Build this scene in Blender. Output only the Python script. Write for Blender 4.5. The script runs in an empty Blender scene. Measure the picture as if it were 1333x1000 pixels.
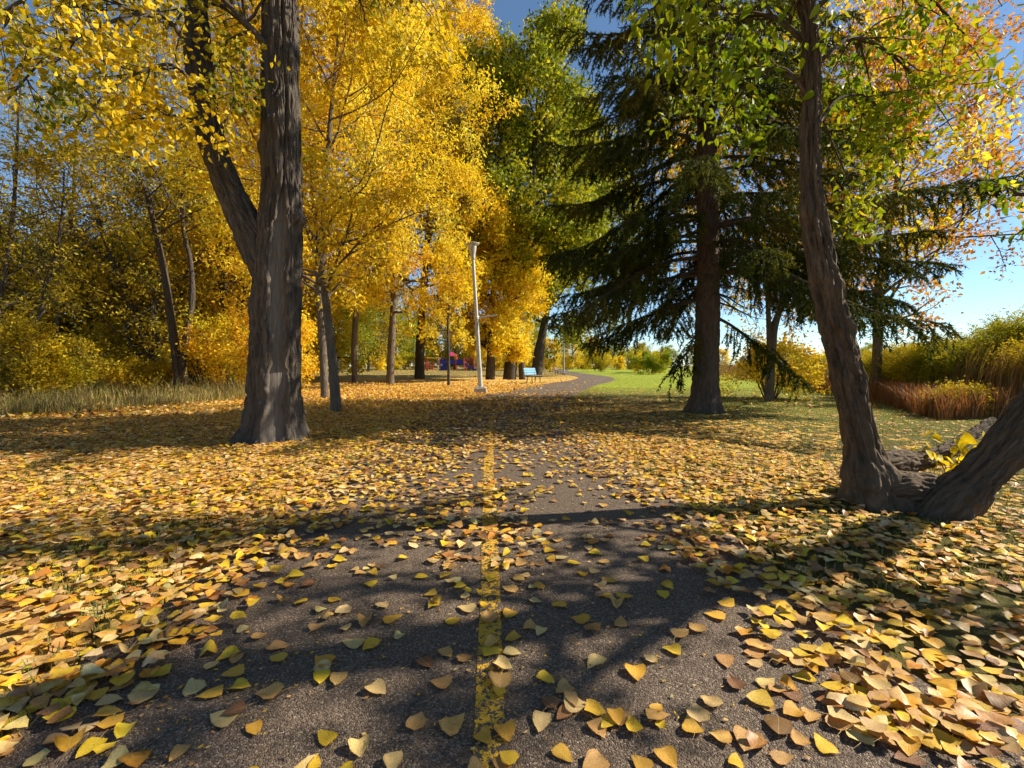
import bpy, math, random
import numpy as np
from mathutils import Vector, Matrix
R = math.radians
rng = np.random.default_rng(7)
random.seed(7)
sc = bpy.context.scene
COL = sc.collection

# ------------------------------------------------------------------ camera, sky, sun, exposure
CAM_H, FPX, PW, PH = 1.05, 600.0, 1333.0, 1000.0
YAW, PITCH = R(2.8), R(2.3)
cam = bpy.data.cameras.new('camera'); camo = bpy.data.objects.new('camera', cam); COL.objects.link(camo)
cam.sensor_width = 36.0; cam.lens = 36.0 * FPX / PW; cam.clip_start = 0.05; cam.clip_end = 3000
camo.location = (0, 0, CAM_H); camo.rotation_euler = (R(90) - PITCH, 0, -YAW)
sc.camera = camo

SUN_EL, SUN_AZ = R(35), math.atan2(1.0, 0.14)          # azimuth measured from +y towards +x
w = bpy.data.worlds.new('World'); sc.world = w; w.use_nodes = True
nt = w.node_tree; bg = nt.nodes['Background']
sky = nt.nodes.new('ShaderNodeTexSky'); sky.sky_type = 'NISHITA'; sky.sun_disc = False
sky.sun_elevation = SUN_EL; sky.sun_rotation = SUN_AZ; sky.altitude = 1000; sky.air_density = 0.9
sky.dust_density = 0.05; sky.ozone_density = 1.0
tint = nt.nodes.new('ShaderNodeMix'); tint.data_type = 'RGBA'; tint.blend_type = 'MULTIPLY'; tint.inputs[0].default_value = 1.0; tint.inputs[7].default_value = (.84, .97, 1.0, 1)
nt.links.new(sky.outputs[0], tint.inputs[6]); nt.links.new(tint.outputs[2], bg.inputs[0]); bg.inputs[1].default_value = 0.078
sl = bpy.data.lights.new('sun', 'SUN'); sl.energy = 5.0; sl.angle = R(0.55); sl.color = (1.0, 0.91, 0.74)
so = bpy.data.objects.new('sun', sl); COL.objects.link(so)
SDIR = Vector((math.sin(SUN_AZ) * math.cos(SUN_EL), math.cos(SUN_AZ) * math.cos(SUN_EL), math.sin(SUN_EL)))
so.rotation_euler = SDIR.to_track_quat('Z', 'Y').to_euler(); so.location = SDIR * 60
sc.view_settings.view_transform = 'Standard'; sc.view_settings.look = 'None'
sc.view_settings.exposure = 1.05; sc.view_settings.gamma = 1.0; sc.view_settings.use_curve_mapping = False
sc.cycles.use_denoising = True; sc.cycles.adaptive_threshold = 0.03; sc.cycles.max_bounces = 6; sc.cycles.diffuse_bounces = 3
sc.cycles.transmission_bounces = 4; sc.cycles.transparent_max_bounces = 8

# ------------------------------------------------------------------ pixel helpers (a pixel gives a direction only)
def _ray(px, py):
    v = np.array([(px - PW / 2) / FPX, 1.0, -(py - PH / 2) / FPX])
    c, s = math.cos(PITCH), math.sin(PITCH)
    v = np.array([v[0], v[1] * c + v[2] * s, -v[1] * s + v[2] * c])
    c, s = math.cos(YAW), math.sin(YAW)
    return np.array([v[0] * c + v[1] * s, -v[0] * s + v[1] * c, v[2]])
def G(px, py, z=0.0):                      # where the pixel's ray meets the ground
    v = _ray(px, py); return np.array([0, 0, CAM_H]) + v * ((z - CAM_H) / v[2])
def D(px, py, y):                          # the point on the pixel's ray at forward distance y
    v = _ray(px, py); return np.array([0, 0, CAM_H]) + v * (y / v[1])

# ------------------------------------------------------------------ numeric noise
def _hash(ix, iy, iz, seed):
    h = (ix.astype(np.int64) * 374761393 + iy.astype(np.int64) * 668265263 + iz.astype(np.int64) * 2147483647 + seed * 974711) & 0xffffffff
    h = ((h ^ (h >> 13)) * 1274126177) & 0xffffffff
    h = ((h ^ (h >> 16)) * 2246822519) & 0xffffffff
    return ((h ^ (h >> 15)) & 0xffffff) / float(0xffffff)
def vnoise(P, scale=1.0, seed=0):
    P = np.asarray(P, float) * scale
    if P.shape[-1] == 2: P = np.concatenate([P, np.zeros(P.shape[:-1] + (1,))], -1)
    i = np.floor(P).astype(np.int64); f = P - i; f = f * f * (3 - 2 * f); r = 0
    for a in (0, 1):
        for b in (0, 1):
            for c in (0, 1):
                wgt = (f[..., 0] if a else 1 - f[..., 0]) * (f[..., 1] if b else 1 - f[..., 1]) * (f[..., 2] if c else 1 - f[..., 2])
                r = r + wgt * _hash(i[..., 0] + a, i[..., 1] + b, i[..., 2] + c, seed)
    return r
def sstep(a, b, x):
    t = np.clip((x - a) / (b - a), 0, 1); return t * t * (3 - 2 * t)
def norm(v): return v / np.maximum(np.linalg.norm(v, axis=-1, keepdims=True), 1e-9)

# ------------------------------------------------------------------ mesh helpers
def mesh_np(name, V, F, attrs=None, smooth=True):
    me = bpy.data.meshes.new(name); V = np.asarray(V, np.float32); F = np.asarray(F, np.int32)
    n, k = F.shape
    me.vertices.add(len(V)); me.vertices.foreach_set('co', V.ravel())
    me.loops.add(n * k); me.loops.foreach_set('vertex_index', F.ravel())
    me.polygons.add(n); me.polygons.foreach_set('loop_start', np.arange(0, n * k, k, dtype=np.int32))
    me.polygons.foreach_set('use_smooth', np.full(n, smooth))
    me.update(calc_edges=True)
    for an, (ty, arr) in (attrs or {}).items():
        a = me.attributes.new(an, ty, 'POINT'); arr = np.asarray(arr, np.float32)
        if ty == 'FLOAT_COLOR':
            if arr.shape[1] == 3: arr = np.concatenate([arr, np.ones((len(arr), 1), np.float32)], 1)
            a.data.foreach_set('color', arr.ravel())
        elif ty == 'FLOAT_VECTOR': a.data.foreach_set('vector', arr.ravel())
        else: a.data.foreach_set('value', arr.ravel())
    return me
def link(name, me, mat=None, parent=None, kind=None):
    o = bpy.data.objects.new(name, me); COL.objects.link(o)
    if mat and me and not me.materials: me.materials.append(mat)
    if parent: o.parent = parent
    if kind: o['kind'] = kind
    return o
def tag(o, label, cat, group=None, kind=None):
    o['label'] = label; o['category'] = cat
    if group: o['group'] = group
    if kind: o['kind'] = kind
    return o
def empty(name, loc, label, cat, group=None, rz=0):
    o = bpy.data.objects.new(name, None); COL.objects.link(o); o.location = loc; o.rotation_euler = (0, 0, rz)
    o.empty_display_size = 0.2
    return tag(o, label, cat, group)

class MB:                                   # boxes, bars and lathes joined into one part
    def __init__(s): s.V = []; s.F = []
    def add(s, V, F):
        o = len(s.V); s.V += [tuple(v) for v in V]; s.F += [tuple(o + i for i in f) for f in F]
    def box(s, c, size, M=None, bev=0.0):
        x, y, z = [q / 2 for q in size]; b = min(bev, x * .9, y * .9, z * .9)
        if b <= 0:
            V = [Vector((a * x, e * y, g * z)) for g in (-1, 1) for e in (-1, 1) for a in (-1, 1)]
            F = [(0, 2, 3, 1), (4, 5, 7, 6), (0, 1, 5, 4), (2, 6, 7, 3), (0, 4, 6, 2), (1, 3, 7, 5)]
        else:
            ring = lambda xx, yy, zz, bb: [Vector(p) for p in ((xx - bb, -yy, zz), (xx, -yy + bb, zz), (xx, yy - bb, zz), (xx - bb, yy, zz), (-xx + bb, yy, zz), (-xx, yy - bb, zz), (-xx, -yy + bb, zz), (-xx + bb, -yy, zz))]
            V = ring(x - b, y - b, -z, b * .4) + ring(x, y, -z + b, b) + ring(x, y, z - b, b) + ring(x - b, y - b, z, b * .4)
            F = [tuple(reversed(range(8))), tuple(range(24, 32))]
            for k in range(3):
                for i in range(8): F.append((k * 8 + i, k * 8 + (i + 1) % 8, k * 8 + 8 + (i + 1) % 8, k * 8 + 8 + i))
        if M is not None: V = [M @ v for v in V]
        s.add([v + Vector(c) for v in V], F)
    def bar(s, a, b, r, r2=None, n=8):
        a, b = Vector(a), Vector(b); d = (b - a).normalized(); r2 = r if r2 is None else r2
        u = d.orthogonal().normalized(); v = d.cross(u); V = []
        for p, rr in ((a, r), (b, r2)):
            V += [p + (u * math.cos(t) + v * math.sin(t)) * rr for t in [2 * math.pi * i / n for i in range(n)]]
        F = [(i, (i + 1) % n, n + (i + 1) % n, n + i) for i in range(n)] + [tuple(reversed(range(n))), tuple(range(n, 2 * n))]
        s.add(V, F)
    def lathe(s, prof, n=20, o=(0, 0, 0), M=None):
        V = []; F = []
        for r, z in prof:
            for i in range(n):
                v = Vector((r * math.cos(2 * math.pi * i / n), r * math.sin(2 * math.pi * i / n), z)); v = M @ v if M is not None else v
                V.append(v + Vector(o))
        for k in range(len(prof) - 1):
            for i in range(n): F.append((k * n + i, k * n + (i + 1) % n, k * n + n + (i + 1) % n, k * n + n + i))
        F += [tuple(reversed(range(n))), tuple(range((len(prof) - 1) * n, len(prof) * n))]
        s.add(V, F)
    def build(s, name, mat, parent=None):
        me = bpy.data.meshes.new(name); me.from_pydata([tuple(v) for v in s.V], [], s.F); me.update()
        return link(name, me, mat, parent)

# ------------------------------------------------------------------ materials
class NT:
    def __init__(s, name):
        s.m = bpy.data.materials.new(name); s.m.use_nodes = True; s.t = s.m.node_tree; s.t.nodes.clear()
        s.out = s.t.nodes.new('ShaderNodeOutputMaterial')
    def n(s, ty, **kw):
        nd = s.t.nodes.new('ShaderNode' + ty); ins = kw.pop('ins', {})
        for k, v in kw.items(): setattr(nd, k, v)
        for k, v in ins.items():
            if hasattr(v, 'is_output'): s.t.links.new(v, nd.inputs[k])
            else: nd.inputs[k].default_value = v
        return nd
    def l(s, a, b): s.t.links.new(a, b)
    def attr(s, name, out='Color'): return s.n('Attribute', attribute_name=name).outputs[out]
    def noise(s, vec, scale, detail=4, rough=.6):
        return s.n('TexNoise', ins={'Vector': vec, 'Scale': scale, 'Detail': detail, 'Roughness': rough}).outputs['Fac']
    def ramp(s, fac, stops):
        nd = s.n('ValToRGB', ins={'Fac': fac}); e = nd.color_ramp.elements
        while len(e) < len(stops): e.new(0.5)
        for q, (p, c) in zip(e, stops): q.position = p; q.color = tuple(c) + (1,) if len(c) == 3 else c
        return nd.outputs['Color']
    def mix(s, fac, a, b, bt='MIX'):
        nd = s.n('Mix', data_type='RGBA', blend_type=bt)
        for i, v in ((0, fac), (6, a), (7, b)):
            if hasattr(v, 'is_output'): s.l(v, nd.inputs[i])
            else: nd.inputs[i].default_value = v if i == 0 else (tuple(v) + (1,) if len(v) == 3 else v)
        return nd.outputs[2]
    def math(s, op, a, b=0.0, c=0.0):
        nd = s.n('Math', operation=op)
        for i, v in enumerate((a, b, c)):
            if hasattr(v, 'is_output'): s.l(v, nd.inputs[i])
            else: nd.inputs[i].default_value = v
        return nd.outputs[0]
    def scale(s, vec, xyz): return s.n('VectorMath', operation='MULTIPLY', ins={0: vec, 1: xyz}).outputs[0]
    def bump(s, h, dist, strength=1.0, normal=None):
        ins = {'Height': h, 'Distance': dist, 'Strength': strength}
        if normal is not None: ins['Normal'] = normal
        return s.n('Bump', ins=ins).outputs[0]
    def principled(s, col, rough=.7, spec=.3, normal=None, metal=0.0):
        nd = s.n('BsdfPrincipled', ins={'Roughness': rough, 'Specular IOR Level': spec, 'Metallic': metal})
        if hasattr(col, 'is_output'): s.l(col, nd.inputs['Base Color'])
        else: nd.inputs['Base Color'].default_value = tuple(col) + (1,)
        if normal is not None: s.l(normal, nd.inputs['Normal'])
        return nd.outputs[0]
    def done(s, sh): s.l(sh, s.out.inputs['Surface']); return s.m

def bark_mat(name, dark, light, fine=1.0, scar=False, bump=.02):
    t = NT(name); bk = t.attr('bk', 'Vector')
    warp = t.noise(bk, 6 * fine, 3)
    v = t.n('VectorMath', operation='ADD', ins={0: t.scale(bk, (1, 1, .13)), 1: t.scale(t.n('CombineXYZ', ins={0: warp, 1: warp, 2: warp}).outputs[0], (.05, .05, .02))}).outputs[0]
    vo = t.n('TexVoronoi', feature='DISTANCE_TO_EDGE', ins={'Vector': v, 'Scale': 26 * fine, 'Randomness': 1.0}).outputs['Distance']
    ridge = t.math('MINIMUM', t.math('MULTIPLY', vo, 4.0), 1.0)
    n1 = t.noise(t.scale(bk, (1, 1, .16)), 26 * fine, 6, .7); n2 = t.noise(bk, 2.2, 3)
    mid = tuple((a + b) / 2 for a, b in zip(dark, light))
    c = t.ramp(n1, [(.25, dark), (.5, mid), (.78, light)])
    c = t.mix(t.math('MULTIPLY', n2, .5), c, t.mix(1.0, c, (.72, .74, .66), 'MULTIPLY'))
    h = t.math('ADD', t.math('MULTIPLY', ridge, .7), t.math('MULTIPLY', n1, .6))
    if scar:
        s = t.attr('scar', 'Fac')
        g = t.noise(t.scale(bk, (1, 1, .06)), 60, 5, .7)
        wood = t.ramp(g, [(.25, (.075, .062, .050)), (.5, (.14, .118, .098)), (.75, (.22, .19, .16))])
        c = t.mix(s, c, wood); h = t.n('Mix', data_type='FLOAT', ins={0: s, 2: h, 3: t.math('MULTIPLY', g, .5)}).outputs[0]
    return t.done(t.principled(c, .9, .15, t.bump(h, bump, .9)))

def leaf_mat(name, transl=.45, rough=.45, spec=.35, hue=1.0):
    t = NT(name); c = t.attr('col')
    c2 = c
    p = t.principled(c2, rough, spec)
    tr = t.n('BsdfTranslucent', ins={'Color': t.mix(1.0, c2, (1.0, .92, .55), 'MULTIPLY')}).outputs[0]
    m = t.n('MixShader', ins={0: transl, 1: p, 2: tr}).outputs[0]
    return t.done(m)

def fallen_mat(name, per_object):
    t = NT(name)
    base = t.n('ObjectInfo').outputs['Color'] if per_object else t.attr('col')
    luv = t.attr('luv', 'Vector'); sx = t.n('SeparateXYZ', ins={0: luv})
    x, y, z = sx.outputs[0], sx.outputs[1], sx.outputs[2]
    ax = t.math('ABSOLUTE', x)
    gp = t.n('TexCoord').outputs['Object'] if per_object else t.n('NewGeometry').outputs['Position']
    if per_object:
        oi = t.n('ObjectInfo').outputs['Random']
        gp = t.n('VectorMath', operation='ADD', ins={0: gp, 1: t.n('CombineXYZ', ins={0: t.math('MULTIPLY', oi, 9), 1: t.math('MULTIPLY', oi, 5), 2: oi}).outputs[0]}).outputs[0]
    n1 = t.noise(gp, 28, 4, .65); n2 = t.noise(gp, 120, 3, .7); n3 = t.noise(gp, 11, 2)
    c = t.mix(t.math('MULTIPLY', t.math('SUBTRACT', n1, .38), 2.6), base, t.mix(1.0, base, (.62, .40, .24), 'MULTIPLY'))
    spot = t.math('GREATER_THAN', n2, .66)
    c = t.mix(t.math('MULTIPLY', spot, .65), c, (.07, .03, .012))
    edge = t.math('MULTIPLY', t.math('GREATER_THAN', z, .80), t.math('GREATER_THAN', n3, .5))
    c = t.mix(t.math('MULTIPLY', edge, .45), c, t.mix(1.0, base, (.45, .28, .18), 'MULTIPLY'))
    mid = t.math('LESS_THAN', ax, .012)
    sv = t.math('FRACT', t.math('MULTIPLY', t.math('SUBTRACT', y, t.math('MULTIPLY', ax, .75)), 7.5))
    sv = t.math('LESS_THAN', t.math('ABSOLUTE', t.math('SUBTRACT', sv, .5)), .06)
    vein = t.math('MAXIMUM', mid, t.math('MULTIPLY', sv, .55))
    c = t.mix(t.math('MULTIPLY', vein, .62), c, t.mix(.5, base, (.75, .6, .36)))
    nb = t.bump(t.math('ADD', t.math('MULTIPLY', vein, -.6), t.math('MULTIPLY', n1, .6)), .004, .8)
    p = t.principled(c, .48, .4, nb)
    tr = t.n('BsdfTranslucent', ins={'Color': t.mix(1.0, c, (1, .85, .5), 'MULTIPLY'), 'Normal': nb}).outputs[0]
    return t.done(t.n('MixShader', ins={0: .22, 1: p, 2: tr}).outputs[0])

def plain_mat(name, col, rough=.6, spec=.3, metal=0.0, var=.25, bump=.0, sc_=12):
    t = NT(name); gp = t.n('TexCoord').outputs['Object']; n = t.noise(gp, sc_, 5)
    c = t.mix(t.math('MULTIPLY', n, var), col, tuple(q * .45 for q in col))
    return t.done(t.principled(c, rough, spec, t.bump(n, bump) if bump else None, metal))

M = {}
M['poplar_bark'] = bark_mat('poplar_bark', (.022, .017, .014), (.150, .120, .096), .7, True, .03)
M['lean_bark'] = bark_mat('leaning_bark', (.024, .016, .011), (.19, .130, .085), .9, False, .025)
M['ash_bark'] = bark_mat('ash_bark', (.075, .058, .045), (.24, .19, .15), 1.0)
M['dark_bark'] = bark_mat('dark_bark', (.035, .028, .023), (.13, .105, .085), .8)
M['spruce_bark'] = bark_mat('spruce_bark', (.050, .034, .026), (.17, .12, .092), 1.3)
M['pale_bark'] = bark_mat('pale_bark', (.22, .18, .13), (.45, .38, .29), 2.0)
M['leaf'] = leaf_mat('autumn_leaf', .45, .55, .2)
M['leaf_green'] = leaf_mat('green_leaf', .42, .55, .15)
M['needle'] = leaf_mat('spruce_needle', .3, .65, .08)
M['dry_grass'] = leaf_mat('dry_grass_blade', .3, .6, .2)
M['litter'] = fallen_mat('leaf_litter', False)
M['fallen'] = fallen_mat('fallen_leaf', True)
M['stalk'] = plain_mat('leaf_stalk', (.42, .25, .09), .5)
M['galv'] = plain_mat('galvanised_pole', (.50, .48, .43), .45, .5, .25, .3, .0, 6)
M['conc'] = plain_mat('concrete', (.42, .38, .33), .9, .2, 0, .5, .01, 25)
M['lens'] = plain_mat('lamp_lens', (.62, .62, .58), .25, .5)
M['bench_sky_tint'] = plain_mat('bench_board_sky_tint', (.17, .34, .46), .35, .5, 0, .15)  # pale blue stands in for skylight reflected off the glossy backrest planks
M['bench_wood'] = plain_mat('bench_wood', (.17, .105, .062), .6, .35, 0, .5, .003, 20)
M['bench_iron'] = plain_mat('bench_iron', (.03, .035, .035), .45, .5, .6)
M['red'] = plain_mat('play_red', (.55, .05, .03), .35, .5, 0, .15)
M['blue'] = plain_mat('play_blue', (.02, .035, .30), .35, .5, 0, .15)
M['yellow'] = plain_mat('play_yellow', (.75, .45, .03), .35, .5, 0, .15)
M['pink'] = plain_mat('play_pink', (.55, .06, .14), .35, .5, 0, .15)
M['siding'] = plain_mat('pale_siding', (.62, .60, .56), .7, .3, 0, .2)
M['roofing'] = plain_mat('grey_roofing', (.20, .20, .21), .8, .2, 0, .4)
M['wood_post'] = plain_mat('weathered_wood', (.22, .17, .13), .8, .2, 0, .5, .004, 18)

def ground_mat():
    t = NT('ground'); gp = t.n('NewGeometry').outputs['Position']; lit = t.attr('lit', 'Fac'); grn = t.attr('green', 'Fac')
    n = t.noise(gp, 3.0, 6, .65); f = t.noise(gp, 45, 5, .75); b = t.noise(gp, .35, 3)
    grass = t.ramp(f, [(.25, (.050, .052, .012)), (.5, (.10, .105, .022)), (.75, (.20, .17, .05))])
    lush = t.ramp(f, [(.25, (.12, .16, .012)), (.5, (.21, .27, .020)), (.75, (.32, .34, .045))])
    dead = t.ramp(n, [(.3, (.075, .055, .026)), (.55, (.15, .115, .05)), (.75, (.24, .18, .08))])
    c = t.mix(t.math('MULTIPLY', n, .9), grass, dead)
    c = t.mix(grn, c, lush)
    vo = t.n('TexVoronoi', ins={'Vector': gp, 'Scale': 11.0}).outputs['Color']
    vs = t.n('SeparateColor', ins={0: vo})
    lc = t.ramp(vs.outputs[0], [(.0, (.30, .15, .04)), (.3, (.52, .29, .08)), (.6, (.66, .40, .06)), (1.0, (.74, .52, .20))])
    cov = t.math('LESS_THAN', vs.outputs[1], t.math('MULTIPLY', lit, t.math('ADD', .55, t.math('MULTIPLY', b, .8))))
    c = t.mix(cov, c, lc)
    h = t.math('ADD', f, t.math('MULTIPLY', n, .6))
    return t.done(t.principled(c, .95, .1, t.bump(h, .05, .8)))
M['ground'] = ground_mat()
def asphalt_mat():
    t = NT('asphalt'); gp = t.n('NewGeometry').outputs['Position']
    v1 = t.n('TexVoronoi', ins={'Vector': gp, 'Scale': 210.0}); v2 = t.n('TexVoronoi', ins={'Vector': gp, 'Scale': 90.0})
    s = t.n('SeparateColor', ins={0: v1.outputs['Color']}); n = t.noise(gp, 1.3, 5, .6); f = t.noise(gp, 60, 4, .7)
    c = t.ramp(s.outputs[0], [(.0, (.056, .036, .023)), (.55, (.130, .090, .060)), (.88, (.20, .146, .102)), (1.0, (.37, .29, .215))])
    c = t.mix(t.math('MULTIPLY', n, .6), c, t.mix(1.0, c, (.58, .54, .52), 'MULTIPLY'))
    dirt = t.math('GREATER_THAN', t.noise(gp, 7, 6, .75), .62)
    c = t.mix(t.math('MULTIPLY', dirt, .22), c, (.20, .135, .07))
    cr = t.n('TexVoronoi', feature='DISTANCE_TO_EDGE', ins={'Vector': t.n('VectorMath', operation='ADD', ins={0: gp, 1: t.scale(t.n('TexNoise', ins={'Vector': gp, 'Scale': 3.0}).outputs['Color'], (.5, .5, 0))}).outputs[0], 'Scale': .55}).outputs['Distance']
    crack = t.math('LESS_THAN', cr, .0022)
    c = t.mix(t.math('MULTIPLY', crack, .5), c, (.02, .016, .014))
    h = t.math('ADD', t.math('MULTIPLY', v1.outputs['Distance'], -.8), t.math('ADD', t.math('MULTIPLY', v2.outputs['Distance'], -.6), t.math('MULTIPLY', f, .4)))
    return t.done(t.principled(c, .78, .35, t.bump(h, .006, .9)))
M['asphalt'] = asphalt_mat()
def paint_mat():
    t = NT('worn_yellow_paint'); gp = t.n('NewGeometry').outputs['Position']
    v1 = t.n('TexVoronoi', ins={'Vector': gp, 'Scale': 170.0}); s = t.n('SeparateColor', ins={0: v1.outputs['Color']})
    n = t.noise(gp, 38, 6, .75); b = t.noise(gp, 5, 3)
    wear = t.math('GREATER_THAN', t.math('ADD', n, t.math('ADD', t.math('MULTIPLY', b, .35), t.math('MULTIPLY', s.outputs[0], .10))), .742)
    c = t.mix(t.noise(gp, 14, 3), (.62, .36, .015), (.50, .27, .02))
    c = t.mix(wear, c, (.075, .058, .045))
    return t.done(t.principled(c, .7, .35, t.bump(t.math('ADD', t.math('MULTIPLY', v1.outputs['Distance'], -.8), n), .005, .8)))
M['paint'] = paint_mat()
def water_mat():
    t = NT('pond_water'); gp = t.n('NewGeometry').outputs['Position']
    return t.done(t.principled((.02, .045, .06), .08, .5, t.bump(t.noise(t.scale(gp, (1, .5, 1)), 3.0, 3), .02, .3)))
M['water'] = water_mat()

# ------------------------------------------------------------------ ground, path, pond
PATH = np.array([(0, -8), (0, -2), (0, 2), (0, 6), (.1, 9.5), (.75, 13.5), (2.2, 18.5), (4.4, 25), (7.2, 32), (9.4, 41), (10.4, 52), (11.2, 66), (14, 92), (22, 130)], float)
def catmull(P, n):
    P = np.asarray(P, float); Q = np.vstack([2 * P[0] - P[1], P, 2 * P[-1] - P[-2]]); out = []
    for i in range(len(P) - 1):
        a, b, c, d = Q[i:i + 4]
        for t in np.linspace(0, 1, n, endpoint=False):
            out.append(.5 * ((2 * b) + (-a + c) * t + (2 * a - 5 * b + 4 * c - d) * t * t + (-a + 3 * b - 3 * c + d) * t ** 3))
    out.append(P[-1]); return np.array(out)
PC = catmull(PATH, 14)
def path_off(x, y):                        # signed sideways distance from the path's middle
    px = np.interp(y, PC[:, 1], PC[:, 0]); sl_ = np.interp(y, PC[:, 1], np.gradient(PC[:, 0], PC[:, 1]))
    return (x - px) / np.sqrt(1 + sl_ ** 2)
HW = 1.45
POND = np.array([(15, 2), (16.5, 10), (19, 18), (25, 36), (34, 60), (46, 95), (70, 140)], float)
def pond_off(x, y): return x - np.interp(y, POND[:, 1], POND[:, 0])
def H(x, y):
    x = np.asarray(x, float); y = np.asarray(y, float)
    a = sstep(HW + .2, HW + 3, np.abs(path_off(x, y)))
    h = (vnoise(np.stack([x, y], -1), .22, 3) - .5) * .16 * a + (vnoise(np.stack([x, y], -1), .9, 4) - .5) * .03 * a
    return h - 1.1 * sstep(-1.5, 4, pond_off(x, y)) * sstep(190, 150, y)
def litter_density(x, y):                  # share of the ground that fallen leaves cover
    x = np.asarray(x, float); y = np.asarray(y, float)
    o = path_off(x, y); P2 = np.stack([x, y], -1)
    n = vnoise(P2, 1.6, 11); m = vnoise(P2, .5, 12); f = vnoise(P2, 4.5, 15)
    edgeL = -1.02 + (n - .5) * .5 + .25 * sstep(4, 1.2, y) * 0
    left = sstep(edgeL + .18, edgeL - .30, o) * (.72 + .5 * m) * sstep(34, 16, y)
    edgeR = 1.18 + (n - .5) * .8
    right = sstep(edgeR - .2, edgeR + .45, o) * (.62 + .5 * m) * (1 - .86 * sstep(2.6, 6.5, o + .30 * (y - 3))) * sstep(24, 9, y)
    right = right * (1 - .8 * sstep(.56, .72, f) * sstep(1.8, 3, o))
    on = sstep(.42, .75, n + .35 * (f - .5)) * .42 * sstep(1.2, 3.0, y) + .04
    on = on + (.32 + .5 * sstep(.3, .65, n)) * sstep(3.6, 5.5, y) * sstep(17, 12, y) * (1 - .72 * np.exp(-((o - .55) / .55) ** 2) * sstep(6, 8, y))
    on = on * sstep(21, 13, y) + .02
    inpath = sstep(HW + .1, HW - .1, np.abs(o))
    return np.clip(np.where(o < 0, np.maximum(left, on * inpath), np.maximum(right, on * inpath)), 0, 1)

def axis(lim, n, fine):
    t = np.linspace(-1, 1, n); return np.sinh(t * fine) / math.sinh(fine) * lim
gx = axis(900, 260, 6.2); gy = axis(900, 260, 6.2) + 6
X, Y = np.meshgrid(gx, gy); Vg = np.stack([X, Y, H(X, Y)], -1).reshape(-1, 3)
idx = np.arange(260 * 260).reshape(260, 260)
Fg = np.stack([idx[:-1, :-1], idx[:-1, 1:], idx[1:, 1:], idx[1:, :-1]], -1).reshape(-1, 4)
o_ = path_off(Vg[:, 0], Vg[:, 1])
gl = np.where(o_ < 0, .95 * sstep(60, 20, Vg[:, 1]) + .25, np.maximum(.75 * sstep(18, 6, Vg[:, 1]) * sstep(2.5, 5.5, Vg[:, 1]) * sstep(7, 2.5, o_), .06))
gg = sstep(.4, 2.0, o_) * sstep(14, 24, Vg[:, 1]) + .35 * sstep(3, 6, o_) * sstep(5, 10, Vg[:, 1]) * sstep(24, 14, Vg[:, 1])
go = link('ground', mesh_np('ground', Vg, Fg, {'lit': ('FLOAT', np.clip(gl, 0, 1)), 'green': ('FLOAT', np.clip(gg, 0, 1))}), M['ground'], None, 'structure')

def ribbon(C, hw, z, thick, wob=0.0):
    Tn = norm(np.gradient(C, axis=0)); N = np.stack([Tn[:, 1], -Tn[:, 0]], -1)
    s = np.linspace(0, 1, len(C)); wl = wob * (vnoise(C, 1.4, 5) - .5); wr = wob * (vnoise(C, 1.4, 6) - .5)
    cols = []
    for k, zz, ww in ((-1, z - thick, wl), (-1, z, wl), (0, z, 0 * wl), (1, z, wr), (1, z - thick, wr)):
        p = C + N * ((k * hw + k * ww)[:, None] if k else np.zeros((len(C), 1))); cols.append(np.concatenate([p, np.full((len(C), 1), zz)], 1))
    V = np.stack(cols, 1).reshape(-1, 3); n = len(C); i = np.arange(n * 5).reshape(n, 5)
    return V, np.stack([i[:-1, :-1], i[:-1, 1:], i[1:, 1:], i[1:, :-1]], -1).reshape(-1, 4)
V, F = ribbon(PC, HW, .020, .12, .10)
path = link('path', mesh_np('path', V, F, smooth=False), M['asphalt'], None, 'structure')
C1 = PC[PC[:, 1] < 17]; V, F = ribbon(catmull(C1, 6), .047, .0225, .004, .012)
link('centre_line', mesh_np('centre_line', V, F, smooth=False), M['paint'], path)['label'] = 'worn yellow painted line along the middle of the path'
V = np.array([(8, -20, -.32), (600, -20, -.32), (600, 300, -.32), (8, 300, -.32)]); 
link('water', mesh_np('water', V, np.array([[0, 1, 2, 3]])), M['water'], None, 'structure')

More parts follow.
